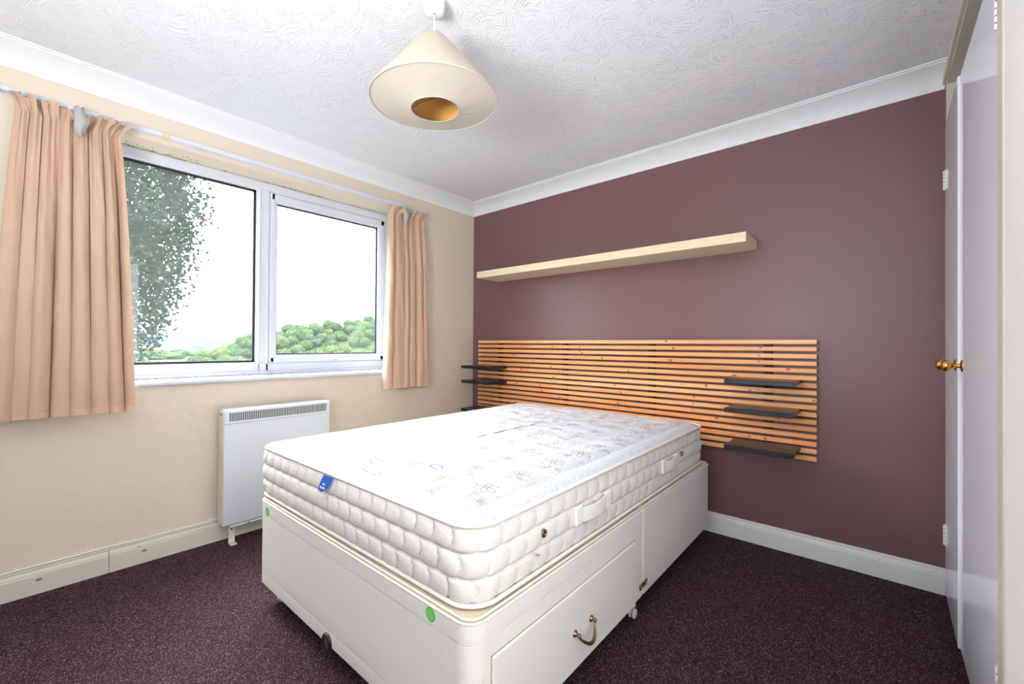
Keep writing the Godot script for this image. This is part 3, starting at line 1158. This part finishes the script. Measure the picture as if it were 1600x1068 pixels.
	for q in [["MILL", -0.027, 0.0085], ["ROOM", -0.039, 0.0105]]:
		var tm := TextMesh.new()
		tm.text = q[0]
		tm.font_size = 32
		tm.pixel_size = q[2] / 32.0
		tm.depth = 0.0004
		var sf := SystemFont.new()
		sf.font_names = PackedStringArray(["Droid Sans"])
		sf.font_weight = 700
		tm.font = sf
		var f: float = (-q[1]) / 0.054
		var tx := obj("lettering", tm, M.plain_white, lb, Vector3(1.405 - C.x - 0.022 * f, y1 - 0.002 + q[1], hz + 0.0128 + 0.016 * f + 0.0022))
		tx.rotation = Vector3(-0.31, 0.0, 0.0)


# ================================ headboard and shelves =======================================
func build_headboard() -> void:
	var o := thing("headboard", "wide slatted pine headboard on black posts fixed to the mauve wall behind the bed", "headboard")
	for x in [0.355, 1.028, 1.713, 2.384]:
		var p := obj("post", mk(Vector3(x - 0.021, 0.535, 0.0005), Vector3(x + 0.021, 1.148, 0.026), 0.002), M.black_post, o)
		if x > 2.0:
			for y in [1.110, 1.072, 1.034, 0.996]:
				var b := MB.new()
				b.lathe([[0.0036, 0.0], [0.003, 0.0012], [0.0, 0.0016]], 10, Transform3D(Basis(Vector3(1, 0, 0), Vector3(0, 0, 1), Vector3(0, -1, 0)), Vector3(x, y, 0.026)))
				obj("screw", b.mesh(), M.steel, p)
	var pitch := (1.1455 - 0.5330) / 16.0
	for k in 17:
		var y := 1.1455 - pitch * k
		var b := MB.new()
		var row := (k * 5 + 3) % 8
		b.box(Vector3(0.113, y - 0.0122, 0.0262), Vector3(2.610, y + 0.0122, 0.046), 0.0022, Transform3D(), Vector2(1.3 + 0.37 * k, 0.03 * row + 0.015))
		obj("slat", b.mesh(), M.pine, o)
	var names := ["upper", "middle", "lower"]
	for side in 2:
		for k in 3:
			var y: float = [[0.942, 0.818, 0.578], [0.944, 0.790, 0.593]][side][k]
			var xa: float = [0.142, 2.222][side]
			var t: Node3D = thing("headboard_shelf", "%s black board shelf hooked onto the %s end of the slatted headboard" % [names[k], ["left", "right"][side]], "shelf", Vector3(xa, y, 0.0463), 0, "black shelves hooked on the headboard")
			obj("board", mk(Vector3(0, -0.024, 0.0), Vector3(0.318, 0, 0.232), 0.0025), M.black_shelf, t)
			for x in [0.07, 0.248]:
				var b := MB.new()
				b.box(Vector3(x - 0.012, -0.022, -0.020), Vector3(x + 0.012, -0.019, 0.06))
				obj("bracket", b.mesh(), M.black_post, t)


func build_wall_shelf() -> void:
	var b := MB.new()
	b.box(Vector3(0.315, 1.6725, 0.0005), Vector3(2.325, 1.7245, 0.268), 0.0012)
	tag(obj("floating_shelf", b.mesh(), M.birch), "long pale birch floating shelf on the mauve wall above the headboard", "shelf")


# ================================ lamp ========================================================
func build_lamp() -> void:
	var C := Vector3(1.605, 2.021, 1.76)
	var o := thing("pendant_lamp", "cream linen coolie pendant lampshade hanging from a white ceiling rose", "lamp", Vector3(1.603, CEIL, 1.765))
	var b := MB.new()
	b.lathe([[0.0, -0.050], [0.020, -0.050], [0.033, -0.047], [0.0385, -0.040], [0.0405, -0.018], [0.0415, -0.017], [0.042, 0.0]], 36)
	obj("ceiling_rose", b.mesh(), M.coving, o)
	b = MB.new()
	b.lathe([[0.0, -0.0508], [0.005, -0.0508], [0.0055, -0.0495]], 12)
	obj("cord_hole", b.mesh(), M.gasket, o)
	b = MB.new()
	b.tube([Vector3(0, -0.045, 0), Vector3(0.0005, -0.09, -0.001), Vector3(0.001, -0.15, -0.002), Vector3(0.0015, -0.235, -0.003)], 0.0032, 8)
	obj("cord", b.mesh(), M.plain_white, o)
	# lampholder and bulb up inside the shade
	var ax := Vector3(-0.006, 1, 0.04).normalized()
	var rx := ax.cross(Vector3.BACK).normalized()
	var T := Transform3D(Basis(rx, ax, rx.cross(ax)), C - o.position)
	b = MB.new()
	b.lathe([[0.0, 0.165], [0.016, 0.165], [0.019, 0.175], [0.019, 0.215], [0.012, 0.232], [0.0, 0.234]], 20, T)
	obj("lampholder", b.mesh(), M.plain_white, o)
	b = MB.new()
	var fr := T.basis
	# shade: an outer and an inner skin
	var pr := [[0.232, 0.0], [0.232, 0.004], [0.2305, 0.007], [0.150, 0.105], [0.075, 0.197], [0.049, 0.226], [0.040, 0.234], [0.028, 0.238], [0.012, 0.239]]
	b.lathe(pr, 64, T)
	obj("shade", b.mesh(), M.linen, o)
	b = MB.new()
	var inn := []
	for k in pr.size() - 2:
		inn.append([maxf(pr[pr.size() - 1 - k][0] - 0.003, 0.0), pr[pr.size() - 1 - k][1] - 0.002])
	b.lathe(inn, 48, T)
	obj("shade_lining", b.mesh(), M.lamp_inside_lit, o)
	# puckered cloth across the underside with a round opening
	var rows := []
	var nz := noise_of(1.3, 12, 2)
	for j in 15:
		var f := j / 14.0
		var r := PackedVector3Array()
		for i in 96:
			var a := TAU * i / 96.0
			var pk := nz.get_noise_2d(cos(a) * 4.0, sin(a) * 4.0) * 0.0055 * sin(PI * minf(1.0, f * 1.3 + 0.1)) * f
			var rad := lerpf(0.0885, 0.2305, f)
			r.append(T * Vector3(cos(a) * rad, lerpf(-0.030, 0.002, pow(f, 0.85)) + pk, sin(a) * rad))
		rows.append(r)
	b = MB.new()
	b.grid(rows, true, false, false)
	obj("underside_cloth", b.mesh(), M.lamp_under, o)
	for q in [[0.2315, 0.001, 0.0024], [0.0885, -0.030, 0.0018]]:
		b = MB.new()
		var path := []
		for i in 72:
			var a := TAU * i / 72.0
			path.append(T * Vector3(cos(a) * q[0], q[1], sin(a) * q[0]))
		b.tube(path, q[2], 8, true)
		obj("wire_ring", b.mesh(), M.linen, o)
	b = MB.new()
	var cr := cos(0.7)
	var sr := sin(0.7)
	var arc := []
	for i in 13:
		var f := i / 12.0
		var u := lerpf(-0.084, 0.084, f)
		arc.append(T * Vector3(u * cr + 0.010 * sin(f * PI) * sr, -0.018 + 0.022 * sin(f * PI), -u * sr + 0.010 * sin(f * PI) * cr))
	b.tube(arc, 0.0017, 6)
	b.tube([arc[1], T * Vector3(-0.058, 0.05, 0.045), T * Vector3(-0.015, 0.165, 0.01)], 0.0016, 6)
	obj("wire_carrier", b.mesh(), M.wire, o)


# ================================ heater and cable ============================================
func build_heater() -> void:
	var o := thing("storage_heater", "white slimline storage heater on the window wall beside the foot of the bed", "heater", Vector3(0.02, 0, 1.715))
	var h := 0.297
	var b := MB.new()
	# side profile of the case: rounded shoulders top and bottom
	var pr := PackedVector2Array([Vector2(0.008, 0.112), Vector2(0.080, 0.100), Vector2(0.094, 0.104), Vector2(0.098, 0.114), Vector2(0.098, 0.730), Vector2(0.094, 0.742), Vector2(0.084, 0.749), Vector2(0.012, 0.752), Vector2(0.008, 0.748)])
	b.prism(pr, Vector3(0, 0, -h), Vector3.RIGHT, Vector3.UP, Vector3.BACK, 2 * h, true)
	var body := obj("case", b.mesh(), M.heater, o)
	for s in [-1.0, 1.0]:
		b = MB.new()
		b.box(Vector3(0.006, 0.115, s * h - 0.004), Vector3(0.092, 0.742, s * h + 0.004), 0.003)
		var sp := obj("side_panel", b.mesh(), M.heater_side_bounce, o)
		obj("side_slot", mk(Vector3(0.035, 0.718, s * h + s * 0.0042 - 0.0005), Vector3(0.070, 0.724, s * h + s * 0.0042 + 0.0005)), M.slot, sp)
	b = MB.new()
	b.box(Vector3(0.090, 0.668, -h - 0.002), Vector3(0.103, 0.744, h + 0.002), 0.004)
	obj("grille", b.mesh(), M.heater, o)
	b = MB.new()
	for k in 58:
		var z := lerpf(-h + 0.028, h - 0.026, k / 57.0)
		b.box(Vector3(0.1026, 0.683, z - 0.0026), Vector3(0.1034, 0.731, z + 0.0026))
	obj("grille_slots", b.mesh(), M.slot, o).set_meta("kind", "stuff")
	obj("bottom_lip", mk(Vector3(0.070, 0.092, -h + 0.03), Vector3(0.100, 0.101, h - 0.03), 0.002), M.heater, o)
	for s in [-1.0, 1.0]:
		b = MB.new()
		var z: float = s * (h - 0.045)
		b.box(Vector3(0.078, 0.004, z - 0.016), Vector3(0.081, 0.10, z + 0.016), 0.0008)
		b.box(Vector3(0.078, 0.0, z - 0.016), Vector3(0.125, 0.004, z + 0.016), 0.0008)
		var lg := obj("leg_bracket", b.mesh(), M.frame_cream, o)
		obj("leg_slot", mk(Vector3(0.0805, 0.072, z - 0.003), Vector3(0.0815, 0.092, z + 0.003)), M.slot, lg)
	for z in [0.17, -0.17]:
		b = MB.new()
		b.lathe([[0.004, 0.0], [0.0035, 0.0015], [0.0, 0.002]], 10, Transform3D(Basis(Vector3(0, 1, 0), Vector3(1, 0, 0), Vector3(0, 0, -1)), Vector3(0.0998, 0.0965, z)))
		obj("screw", b.mesh(), M.slot, o)


func build_cable() -> void:
	var o := thing("clipped_cable", "thin white cable clipped along the top of the skirting beneath the window", "cable", Vector3(0, 0, 2.4))
	var path := []
	for k in 41:
		var z := lerpf(-0.42, 1.75, k / 40.0)
		path.append(Vector3(0.0075, 0.1215 + 0.0012 * sin(z * 9.0) + 0.0008 * sin(z * 23.0), z))
	var b := MB.new()
	b.tube(path, 0.0038, 8)
	obj("flex", b.mesh(), M.plain_white, o)
	for z in [0.36, 0.177, 0.0, -0.168, -0.356, 0.60, 0.90]:
		b = MB.new()
		b.box(Vector3(0.0, 0.1195, z - 0.004), Vector3(0.0125, 0.1275, z + 0.004), 0.0015)
		b.box(Vector3(0.0, 0.1255, z - 0.004), Vector3(0.010, 0.134, z + 0.004), 0.0015)
		var c := obj("clip", b.mesh(), M.plain_white, o)
		b = MB.new()
		b.lathe([[0.0022, 0.0], [0.0, 0.001]], 8, Transform3D(Basis(Vector3(0, 1, 0), Vector3(1, 0, 0), Vector3(0, 0, -1)), Vector3(0.0101, 0.1305, z)))
		obj("nail", b.mesh(), M.steel, c)


# ================================ curtains ====================================================
func build_curtains() -> void:
	var o := thing("curtain_rail", "white plastic curtain rail fixed above the window", "curtain rail", Vector3(0, 2.19, 1.7))
	var b := MB.new()
	b.prism(PackedVector2Array([Vector2(0.0, 0.0), Vector2(0.028, 0.002), Vector2(0.030, 0.005), Vector2(0.030, 0.021), Vector2(0.026, 0.024), Vector2(0.0, 0.024)]), Vector3(0, 0, -1.12), Vector3.RIGHT, Vector3.UP, Vector3.BACK, 2.24)
	obj("track", b.mesh(), M.pvc, o)
	obj("joint_cover", mk(Vector3(0.0, -0.002, 0.55), Vector3(0.0335, 0.026, 0.578), 0.002), mat(c255(222, 202, 160), 0.5), o)
	for z in [-1.125, 1.125]:
		obj("end_stop", mk(Vector3(0.0, -0.004, z - 0.006), Vector3(0.034, 0.028, z + 0.006), 0.003), M.pvc, o)
	for z in [-0.95, -0.9, 0.78, 0.84, 0.42]:
		obj("glider", mk(Vector3(0.010, -0.012, z - 0.004), Vector3(0.018, 0.001, z + 0.004), 0.001), M.pvc, o)
	curtain("pinkish beige curtain bunched at the left of the window, hanging past the sill", 2.405, 2.800, 2.445, 2.775, 2.385, 2.835, 2.174, 0.785, 7.3, 31, 0.092, 2.585)
	curtain("narrower pinkish beige curtain gathered at the right of the window near the corner", 0.590, 0.925, 0.625, 0.945, 0.585, 0.985, 2.168, 0.785, 5.4, 77, 0.082, 0.83)


func curtain(label: String, ta: float, tb: float, ga: float, gb: float, ba: float, bb: float, yt: float, yb: float, folds: float, sd: int, xm: float, flap: float) -> void:
	# ta..tb the frilled top, ga..gb the gathering tape below it, ba..bb the hem (z of both edges)
	var o := thing("curtain", label, "curtain", Vector3(0, yt, (ta + tb) * 0.5), 0, "")
	var nz := noise_of(1.0, sd, 2)
	var NU := 220
	var rows := []
	var back := []
	var hem := []
	var NV := 56
	var yg := yt - 0.072
	for j in NV + 1:
		var v := float(j) / NV
		var y: float
		if j <= 12:
			y = lerpf(yt, yg, j / 12.0)
		else:
			y = lerpf(yg, yb, pow((j - 12.0) / (NV - 12.0), 1.1))
		var d := clampf((yg - y) / (yg - yb), 0.0, 1.0)          # 0 at the tape, 1 at the hem
		var up := clampf((y - yg) / (yt - yg), 0.0, 1.0)         # 1 at the frilled top
		var ea := lerpf(ga, ba, pow(d, 0.8)) + (ta - ga) * pow(up, 1.3)
		var eb := lerpf(gb, bb, pow(d, 0.8)) + (tb - gb) * pow(up, 1.3)
		var r := PackedVector3Array()
		var rb := PackedVector3Array()
		for i in NU + 1:
			var u := float(i) / NU
			var ph := TAU * (folds * u + 0.33 * nz.get_noise_2d(u * 3.1, 5.0) + 0.10 * d * nz.get_noise_2d(u * 4.0, 9.0))
			var deep := 0.65 + 0.5 * nz.get_noise_2d(u * 5.0, 40.0)
			var w := 2.0 * pow(absf(cos(ph * 0.5)), 0.75) - 1.1
			var fine := sin(ph * 2.0 + 1.3) * 0.35 + sin(ph * 3.0 + nz.get_noise_2d(u * 9.0, 2.0) * 4.0) * 0.3
			var A := lerpf(0.022, 0.042, smoothstep(0.0, 0.5, d)) * deep
			var x := xm - 0.018 * (1.0 - smoothstep(0.0, 0.3, d)) + A * w + lerpf(0.010, 0.002, smoothstep(0.0, 0.35, d)) * fine
			x += nz.get_noise_2d(u * 8.0 + d * 2.0, d * 3.0 + 20.0) * 0.008
			x += up * (0.014 + 0.022 * sin(ph * 1.5 + 2.0) * deep + 0.012 * nz.get_noise_2d(u * 14.0, 70.0))
			var z := lerpf(ea, eb, u) + sin(ph) * lerpf(0.004, 0.014, d) * (1.0 - up)
			z += up * 0.008 * sin(ph * 2.3)
			var yy := y + up * up * 0.010 * sin(ph * 1.5) + (0.006 * w * d if d > 0.9 else 0.0)
			# a stretch of the frill has come loose and folds forward, showing the lining
			var fl := exp(-pow((z - flap) / 0.028, 2.0)) * smoothstep(0.15, 1.0, up)
			x += fl * 0.030
			yy -= fl * 0.060
			x = maxf(x, 0.040)
			var P := Vector3(x, yy, z) - o.position
			r.append(P)
			rb.append(P - Vector3(0.004, 0, 0))
		rows.append(r)
		back.append(rb)
	var b := MB.new()
	b.grid(rows, false, false, false)
	obj("cloth", b.mesh(), M.curtain, o)
	b = MB.new()
	b.grid(back.slice(0, NV), false, false, true)
	obj("lining", b.mesh(), M.lining, o)
	# the loosened lining flap
	rows = []
	for j in 9:
		var f := j / 8.0
		var r := PackedVector3Array()
		for i in 13:
			var g := i / 12.0 - 0.5
			var half := 0.012 + 0.014 * sin(f * PI) + 0.004 * sin(i * 1.9)
			r.append(Vector3(xm + 0.030 + 0.022 * sin(f * 2.4) - 0.10 * g * g, yt + 0.004 - 0.135 * f + 0.03 * absf(g), flap + g * 2.0 * half + 0.004 * sin(f * 9.0)) - o.position)
		rows.append(r)
	b = MB.new()
	b.grid(rows, false, false, false)
	obj("loose_flap", b.mesh(), M.lining, o)
	# hem stitching line
	b = MB.new()
	var path := []
	for i in range(0, NU + 1, 2):
		var P: Vector3 = hem_point(o, i, NU, folds, nz, ba, bb, xm, yb + 0.035)
		path.append(P)
	b.tube(path, 0.0007, 4)
	obj("hem_stitching", b.mesh(), M.curtain, o)




func hem_point(o: Node3D, i: int, NU: int, folds: float, nz: FastNoiseLite, ba: float, bb: float, xm: float, y: float) -> Vector3:
	var u := float(i) / NU
	var d := 0.975
	var ph := TAU * (folds * u + 0.33 * nz.get_noise_2d(u * 3.1, 5.0) + 0.10 * d * nz.get_noise_2d(u * 4.0, 9.0))
	var deep := 0.65 + 0.5 * nz.get_noise_2d(u * 5.0, 40.0)
	var w := 2.0 * pow(absf(cos(ph * 0.5)), 0.75) - 1.1
	var fine := sin(ph * 2.0 + 1.3) * 0.35 + sin(ph * 3.0 + nz.get_noise_2d(u * 9.0, 2.0) * 4.0) * 0.3
	var x := xm + 0.042 * deep * w + 0.002 * fine + nz.get_noise_2d(u * 8.0 + d * 2.0, d * 3.0 + 20.0) * 0.008
	return Vector3(maxf(x, 0.040) + 0.001, y, lerpf(ba, bb, u) + sin(ph) * 0.014) - o.position


# ================================ outside =====================================================
func crown(sd: int, flakes: int) -> ArrayMesh:
	var r2 := RandomNumberGenerator.new()
	r2.seed = sd
	var nz := noise_of(1.0, sd, 3)
	var b := MB.new()
	var rows := []
	for j in 15:
		var la := lerpf(-PI / 2, PI / 2, j / 14.0)
		var r := PackedVector3Array()
		for i in 22:
			var lo := TAU * i / 22.0
			var d := Vector3(cos(la) * cos(lo), sin(la), cos(la) * sin(lo))
			r.append(d * (0.9 + 0.30 * nz.get_noise_3d(d.x * 1.6, d.y * 1.6, d.z * 1.6) + 0.20 * nz.get_noise_3d(d.x * 5, d.y * 5, d.z * 5)))
		rows.append(r)
	b.grid(rows, true, false, true)
	for k in flakes:
		var d := Vector3(r2.randfn(0, 1), r2.randfn(0, 1), r2.randfn(0, 1)).normalized()
		var p := d * (0.88 + 0.30 * nz.get_noise_3d(d.x * 1.6, d.y * 1.6, d.z * 1.6) + 0.20 * nz.get_noise_3d(d.x * 5, d.y * 5, d.z * 5) + r2.randf() * 0.10)
		var q := Vector3(r2.randfn(0, 1), r2.randfn(0, 1), r2.randfn(0, 1)).normalized()
		var e := d.cross(q).normalized() * r2.randf_range(0.03, 0.085)
		var g := (d * 0.4 + q * 0.6).normalized() * r2.randf_range(0.05, 0.11)
		b.poly([p - e, p + g, p + e, p - g], e.cross(g).normalized() * signf(e.cross(g).dot(d)))
	return b.mesh()


func build_outside() -> void:
	var eye := Vector3(2.86, 1.12, 2.77)
	# valley floor, far ridge, estuary
	struct("ground", mk(Vector3(-9000, -31, -5000), Vector3(-0.4, -30, 4000)), M.scrub)
	var b := MB.new()
	b.box(Vector3(-9000, -30.2, -5000), Vector3(-3200, -29.0, 4000))
	struct("estuary", b.mesh(), M.water)
	var nz := noise_of(0.0007, 5, 4)
	var rows := []
	for j in 4:
		var r := PackedVector3Array()
		for i in 60:
			var z := lerpf(-5200, 4200, i / 59.0)
			var h := 78.0 + nz.get_noise_1d(z) * 60.0 + (z + 1400.0) * 0.010
			r.append(Vector3(-5900.0 - j * 300.0, [-35.0, 0.55 * h, 0.9 * h, h][j], z))
		rows.append(r)
	b = MB.new()
	b.grid(rows)
	struct("ridge", b.mesh(), M.ridge)
	# the near slope below the house and the wooded hill to the right
	var prof := func(az: float) -> float:
		# slope of sight to the top of the wood, by compass bearing from the house (radians left of -z)
		var k := [[0.80, 0.050], [0.99, 0.058], [1.045, 0.066], [1.10, 0.058], [1.16, 0.052], [1.215, 0.044], [1.26, 0.028], [1.30, 0.006], [1.345, -0.018], [1.40, -0.036], [1.8, -0.05]]
		for i in range(1, k.size()):
			if az <= k[i][0]:
				var f: float = smoothstep(k[i - 1][0], k[i][0], az)
				return lerpf(k[i - 1][1], k[i][1], f)
		return -0.05
	var crowns := []
	for k in 5:
		crowns.append(crown(100 + k, 900))
	rows = []
	for j in 12:
		var f := j / 11.0
		var d := lerpf(70.0, 235.0, f)
		var r := PackedVector3Array()
		for i in 40:
			var az := lerpf(0.7, 1.75, i / 39.0)
			var slope := lerpf(-0.16, prof.call(az), smoothstep(0.0, 1.0, f))
			r.append(Vector3(eye.x - sin(az) * d, maxf(eye.y + d * slope - 5.5, -30.5), eye.z - cos(az) * d))
		rows.append(r)
	b = MB.new()
	b.grid(rows, false, false, true)
	struct("hill", b.mesh(), M.understorey)
	var r2 := RandomNumberGenerator.new()
	r2.seed = 99
	var stems := []
	for j in 26:
		var f := j / 25.0
		var d := lerpf(108.0, 228.0, f)
		var az := 0.84 + r2.randf() * 0.03
		while az < 1.42:
			var dd := d + r2.randf_range(-6, 6)
			var ff := clampf((dd - 70.0) / 165.0, 0, 1)
			var slope := lerpf(-0.16, prof.call(az), smoothstep(0.0, 1.0, ff))
			var s := r2.randf_range(2.3, 3.5)
			var y := maxf(eye.y + dd * slope - 5.5, -30.5)
			var px := eye.x - sin(az) * dd
			var pz := eye.z - cos(az) * dd
			var free := true
			for q in stems:
				if Vector2(px - q[0], pz - q[1]).length() < 0.74 * (s + q[2]):
					free = false
					break
			if az < 1.36 and free:
				stems.append([px, pz, s])
				var pick := r2.randi() % 10
				var m: Material = M.greens[([0, 0, 0, 0, 1, 1, 1, 2, 2, 0][pick] if r2.randf() > 0.03 else 3)]
				var t := obj("woodland_tree", crowns[r2.randi() % 5], m, null, Vector3(eye.x - sin(az) * dd, y + s * 0.55, eye.z - cos(az) * dd))
				t.scale = Vector3(s, s * r2.randf_range(0.8, 1.0), s)
				t.rotation.y = r2.randf() * TAU
				tag(t, "rounded green tree crown in the wood covering the hill outside", "tree", "trees of the wooded hill")
			az += (s * 1.75) / dd * r2.randf_range(0.85, 1.25)
	# valley: field, hedges, works
	struct("field", mk(Vector3(-960, -30.0, -250), Vector3(-760, -29.6, -120)), M.grass)
	var taken := []
	for k in 110:
		var d := r2.randf_range(480, 1500) if k > 14 else r2.randf_range(700, 760)
		var az := r2.randf_range(1.25, 1.50)
		var s := r2.randf_range(4.0, 8.5) * (1.0 + d / 2500.0)
		var p := Vector3(eye.x - sin(az) * d, -30.0 + s * 0.4, eye.z - cos(az) * d)
		if p.x < -755 and p.x > -965 and p.z < -118 and p.z > -252:
			continue
		var clash := false
		for q in taken:
			if Vector2(p.x - q[0], p.z - q[1]).length() < 1.7 * (s + q[2]):
				clash = true
				break
		if clash:
			continue
		taken.append([p.x, p.z, s])
		var t := obj("hedgerow_tree", crowns[r2.randi() % 5], M.greens[r2.randi() % 4], null, p)
		t.scale = Vector3(s * 1.6, s * 0.75, s * 1.6)
		t.rotation.y = r2.randf() * TAU
		tag(t, "distant bush or tree in the valley hedgerows beyond the window", "tree", "hedgerow trees in the valley")
	b = MB.new()
	b.lathe([[6.5, -30.0], [5.5, 20.0], [4.8, 39.0], [0.0, 39.0]], 16, Transform3D(Basis(), Vector3(-2347, 0, -484)))
	tag(obj("factory_chimney", b.mesh(), M.factory), "tall slim white chimney of the distant works in the left pane", "chimney")
	var wk := thing("factory", "long low white works building at the foot of the distant chimney", "building", Vector3(-2460, -30, -440))
	obj("hall", mk(Vector3(-30, 0, -100), Vector3(30, 15, 60)), M.factory, wk)
	obj("annexe", mk(Vector3(-20, 0, -180), Vector3(20, 24, -100)), M.factory, wk)
	var wh := thing("warehouse", "distant teal sided warehouse right of the white chimney", "building", Vector3(-1960, -30, -450))
	obj("shed", mk(Vector3(-20, 0, -20), Vector3(20, 17, 18)), M.teal, wh)
	b = MB.new()
	b.prism(PackedVector2Array([Vector2(-21, 17), Vector2(21, 17), Vector2(0, 19.5)]), Vector3(0, 0, -21), Vector3.RIGHT, Vector3.UP, Vector3.BACK, 40.0)
	obj("roof", b.mesh(), M.ridge, wh)
	build_birch()


func build_birch() -> void:
	var o := thing("birch_tree", "birch with drooping leafy branches hanging close outside the left pane", "tree", Vector3(-5.6, -2.6, 3.2))
	var b := MB.new()
	var P := o.position
	b.tube([Vector3(0, -1.0, 0), Vector3(0.1, 2.0, -0.1), Vector3(0.05, 5.0, -0.2), Vector3(0.1, 8.0, -0.15), Vector3(0.0, 10.5, -0.1)], [0.2, 0.17, 0.13, 0.08, 0.03], 12)
	obj("trunk", b.mesh(), M.bark, o)
	var br := MB.new()
	var spots := []
	var r2 := RandomNumberGenerator.new()
	r2.seed = 5
	var nz := noise_of(1.1, 8, 3)
	# hanging strands; the outline narrows downwards and steps back to the left
	for k in 400:
		var z := lerpf(0.80, 3.6, pow(r2.randf(), 1.05))
		var x := -5.3 + r2.randf_range(-0.75, 0.75)
		var edge := 0.95 + 0.30 * nz.get_noise_1d(z * 2.0)
		var ytop := r2.randf_range(2.6, 5.4)
		if z < 1.04:
			if k % 3:
				continue
			ytop = r2.randf_range(3.2, 3.7)
		# how far down strands hang, by z (measured along the wall)
		var low := 0.55
		if z < 1.0:
			low = 3.0
		elif z < 1.15:
			low = lerpf(2.5, 2.0, (z - 1.0) / 0.15)
		elif z < 1.55:
			low = lerpf(2.0, 0.75, (z - 1.15) / 0.40)
		low += r2.randf_range(0.0, 0.9) * r2.randf()
		low = maxf(low, ytop - r2.randf_range(1.2, 3.0))
		if low > ytop - 0.2:
			continue
		var path := []
		var n := maxi(3, int((ytop - low) / 0.12))
		var dx := r2.randf_range(-0.12, 0.12)
		var dzz := r2.randf_range(-0.12, 0.10)
		for i in n + 1:
			var f := float(i) / n
			path.append(Vector3(x + dx * f + 0.02 * sin(f * 9.0 + k), lerpf(ytop, low, f), z + 0.25 * (1.0 - f) * (1.0 - f) + dzz * f * 0.5) - P)
		br.tube(path, 0.0035, 4)
		for i in n + 1:
			for q in 8:
				spots.append((path[i] as Vector3) + Vector3(r2.randfn(0, 0.065), r2.randfn(0, 0.06), r2.randfn(0, 0.065)))
	# main limbs arching out from the trunk
	for k in 9:
		var z := lerpf(0.75, 3.4, k / 8.0)
		var h := r2.randf_range(3.4, 5.4)
		br.tube([Vector3(0.05, h - P.y - 1.3, -0.15), Vector3(0.2, h - P.y - 0.2, (z - P.z) * 0.5), Vector3(0.3 + r2.randf_range(-0.3, 0.3), h - P.y, z - P.z), ], [0.035, 0.02, 0.006], 6)
	obj("branches", br.mesh(), M.bark, o).set_meta("kind", "stuff")
	var lf := MB.new()
	var rows := []
	for j in 5:
		var f := j / 4.0
		var w: float = [0.0, 0.40, 0.48, 0.28, 0.0][j]
		rows.append(PackedVector3Array([Vector3(-w, -f, 0.10 * w), Vector3(0, -f, 0), Vector3(w, -f, 0.10 * w)]))
	lf.grid(rows)
	var mm := MultiMesh.new()
	mm.transform_format = MultiMesh.TRANSFORM_3D
	mm.use_colors = true
	mm.mesh = lf.mesh()
	mm.instance_count = spots.size()
	for i in spots.size():
		var s := r2.randf_range(0.036, 0.062)
		var bs := Basis.from_euler(Vector3(r2.randf_range(-0.9, 0.9), r2.randf() * TAU, r2.randf_range(-0.9, 0.9))).scaled(Vector3(s, s, s))
		mm.set_instance_transform(i, Transform3D(bs, spots[i]))
		var tone := pow(r2.randf(), 1.6)
		mm.set_instance_color(i, Color(0.45 + 1.1 * tone, 0.55 + 0.85 * tone, 0.6 + 0.3 * tone))
	var mi := MultiMeshInstance3D.new()
	mi.multimesh = mm
	mi.name = "leaves"
	mi.material_override = M.leaf
	mi.set_meta("kind", "stuff")
	o.add_child(mi, true)


# ================================ unseen uplighter behind the camera, placed to light the ceiling ==================================
func build_unseen_uplighter() -> void:
	var o := thing("unseen_uplighter", "unseen white standing uplighter with a wide tipped dish, placed to light the ceiling", "lamp", Vector3(2.18, 0, 3.55))
	var b := MB.new()
	b.lathe([[0.13, 0.0], [0.13, 0.012], [0.12, 0.02], [0.014, 0.03], [0.012, 0.05], [0.012, 1.21]], 24)
	obj("stand", b.mesh(), M.plain_white, o)
	var xf := Transform3D(Basis.from_euler(Vector3(deg_to_rad(60), deg_to_rad(8), 0)), Vector3(2.15, 1.30, 3.45) - o.position)
	b = MB.new()
	b.box(Vector3(-0.33, -0.23, 0.02), Vector3(0.33, 0.23, 0.05), 0.008, xf)
	for q in [[-0.33, -0.23, 0.33, -0.215], [-0.33, 0.215, 0.33, 0.23], [-0.33, -0.23, -0.315, 0.23], [0.315, -0.23, 0.33, 0.23]]:
		b.box(Vector3(q[0], q[1], -0.02), Vector3(q[2], q[3], 0.03), 0.004, xf)
	obj("dish", b.mesh(), M.plain_white, o)
	var gm := mat(c255(240, 238, 232), 0.6)
	gm.emission_enabled = true
	gm.emission = c255(255, 250, 242)
	gm.emission_energy_multiplier = 0.5
	b = MB.new()
	b.box(Vector3(-0.31, -0.21, 0.012), Vector3(0.31, 0.21, 0.018), 0, xf)
	obj("unseen_light_panel", b.mesh(), gm, o)
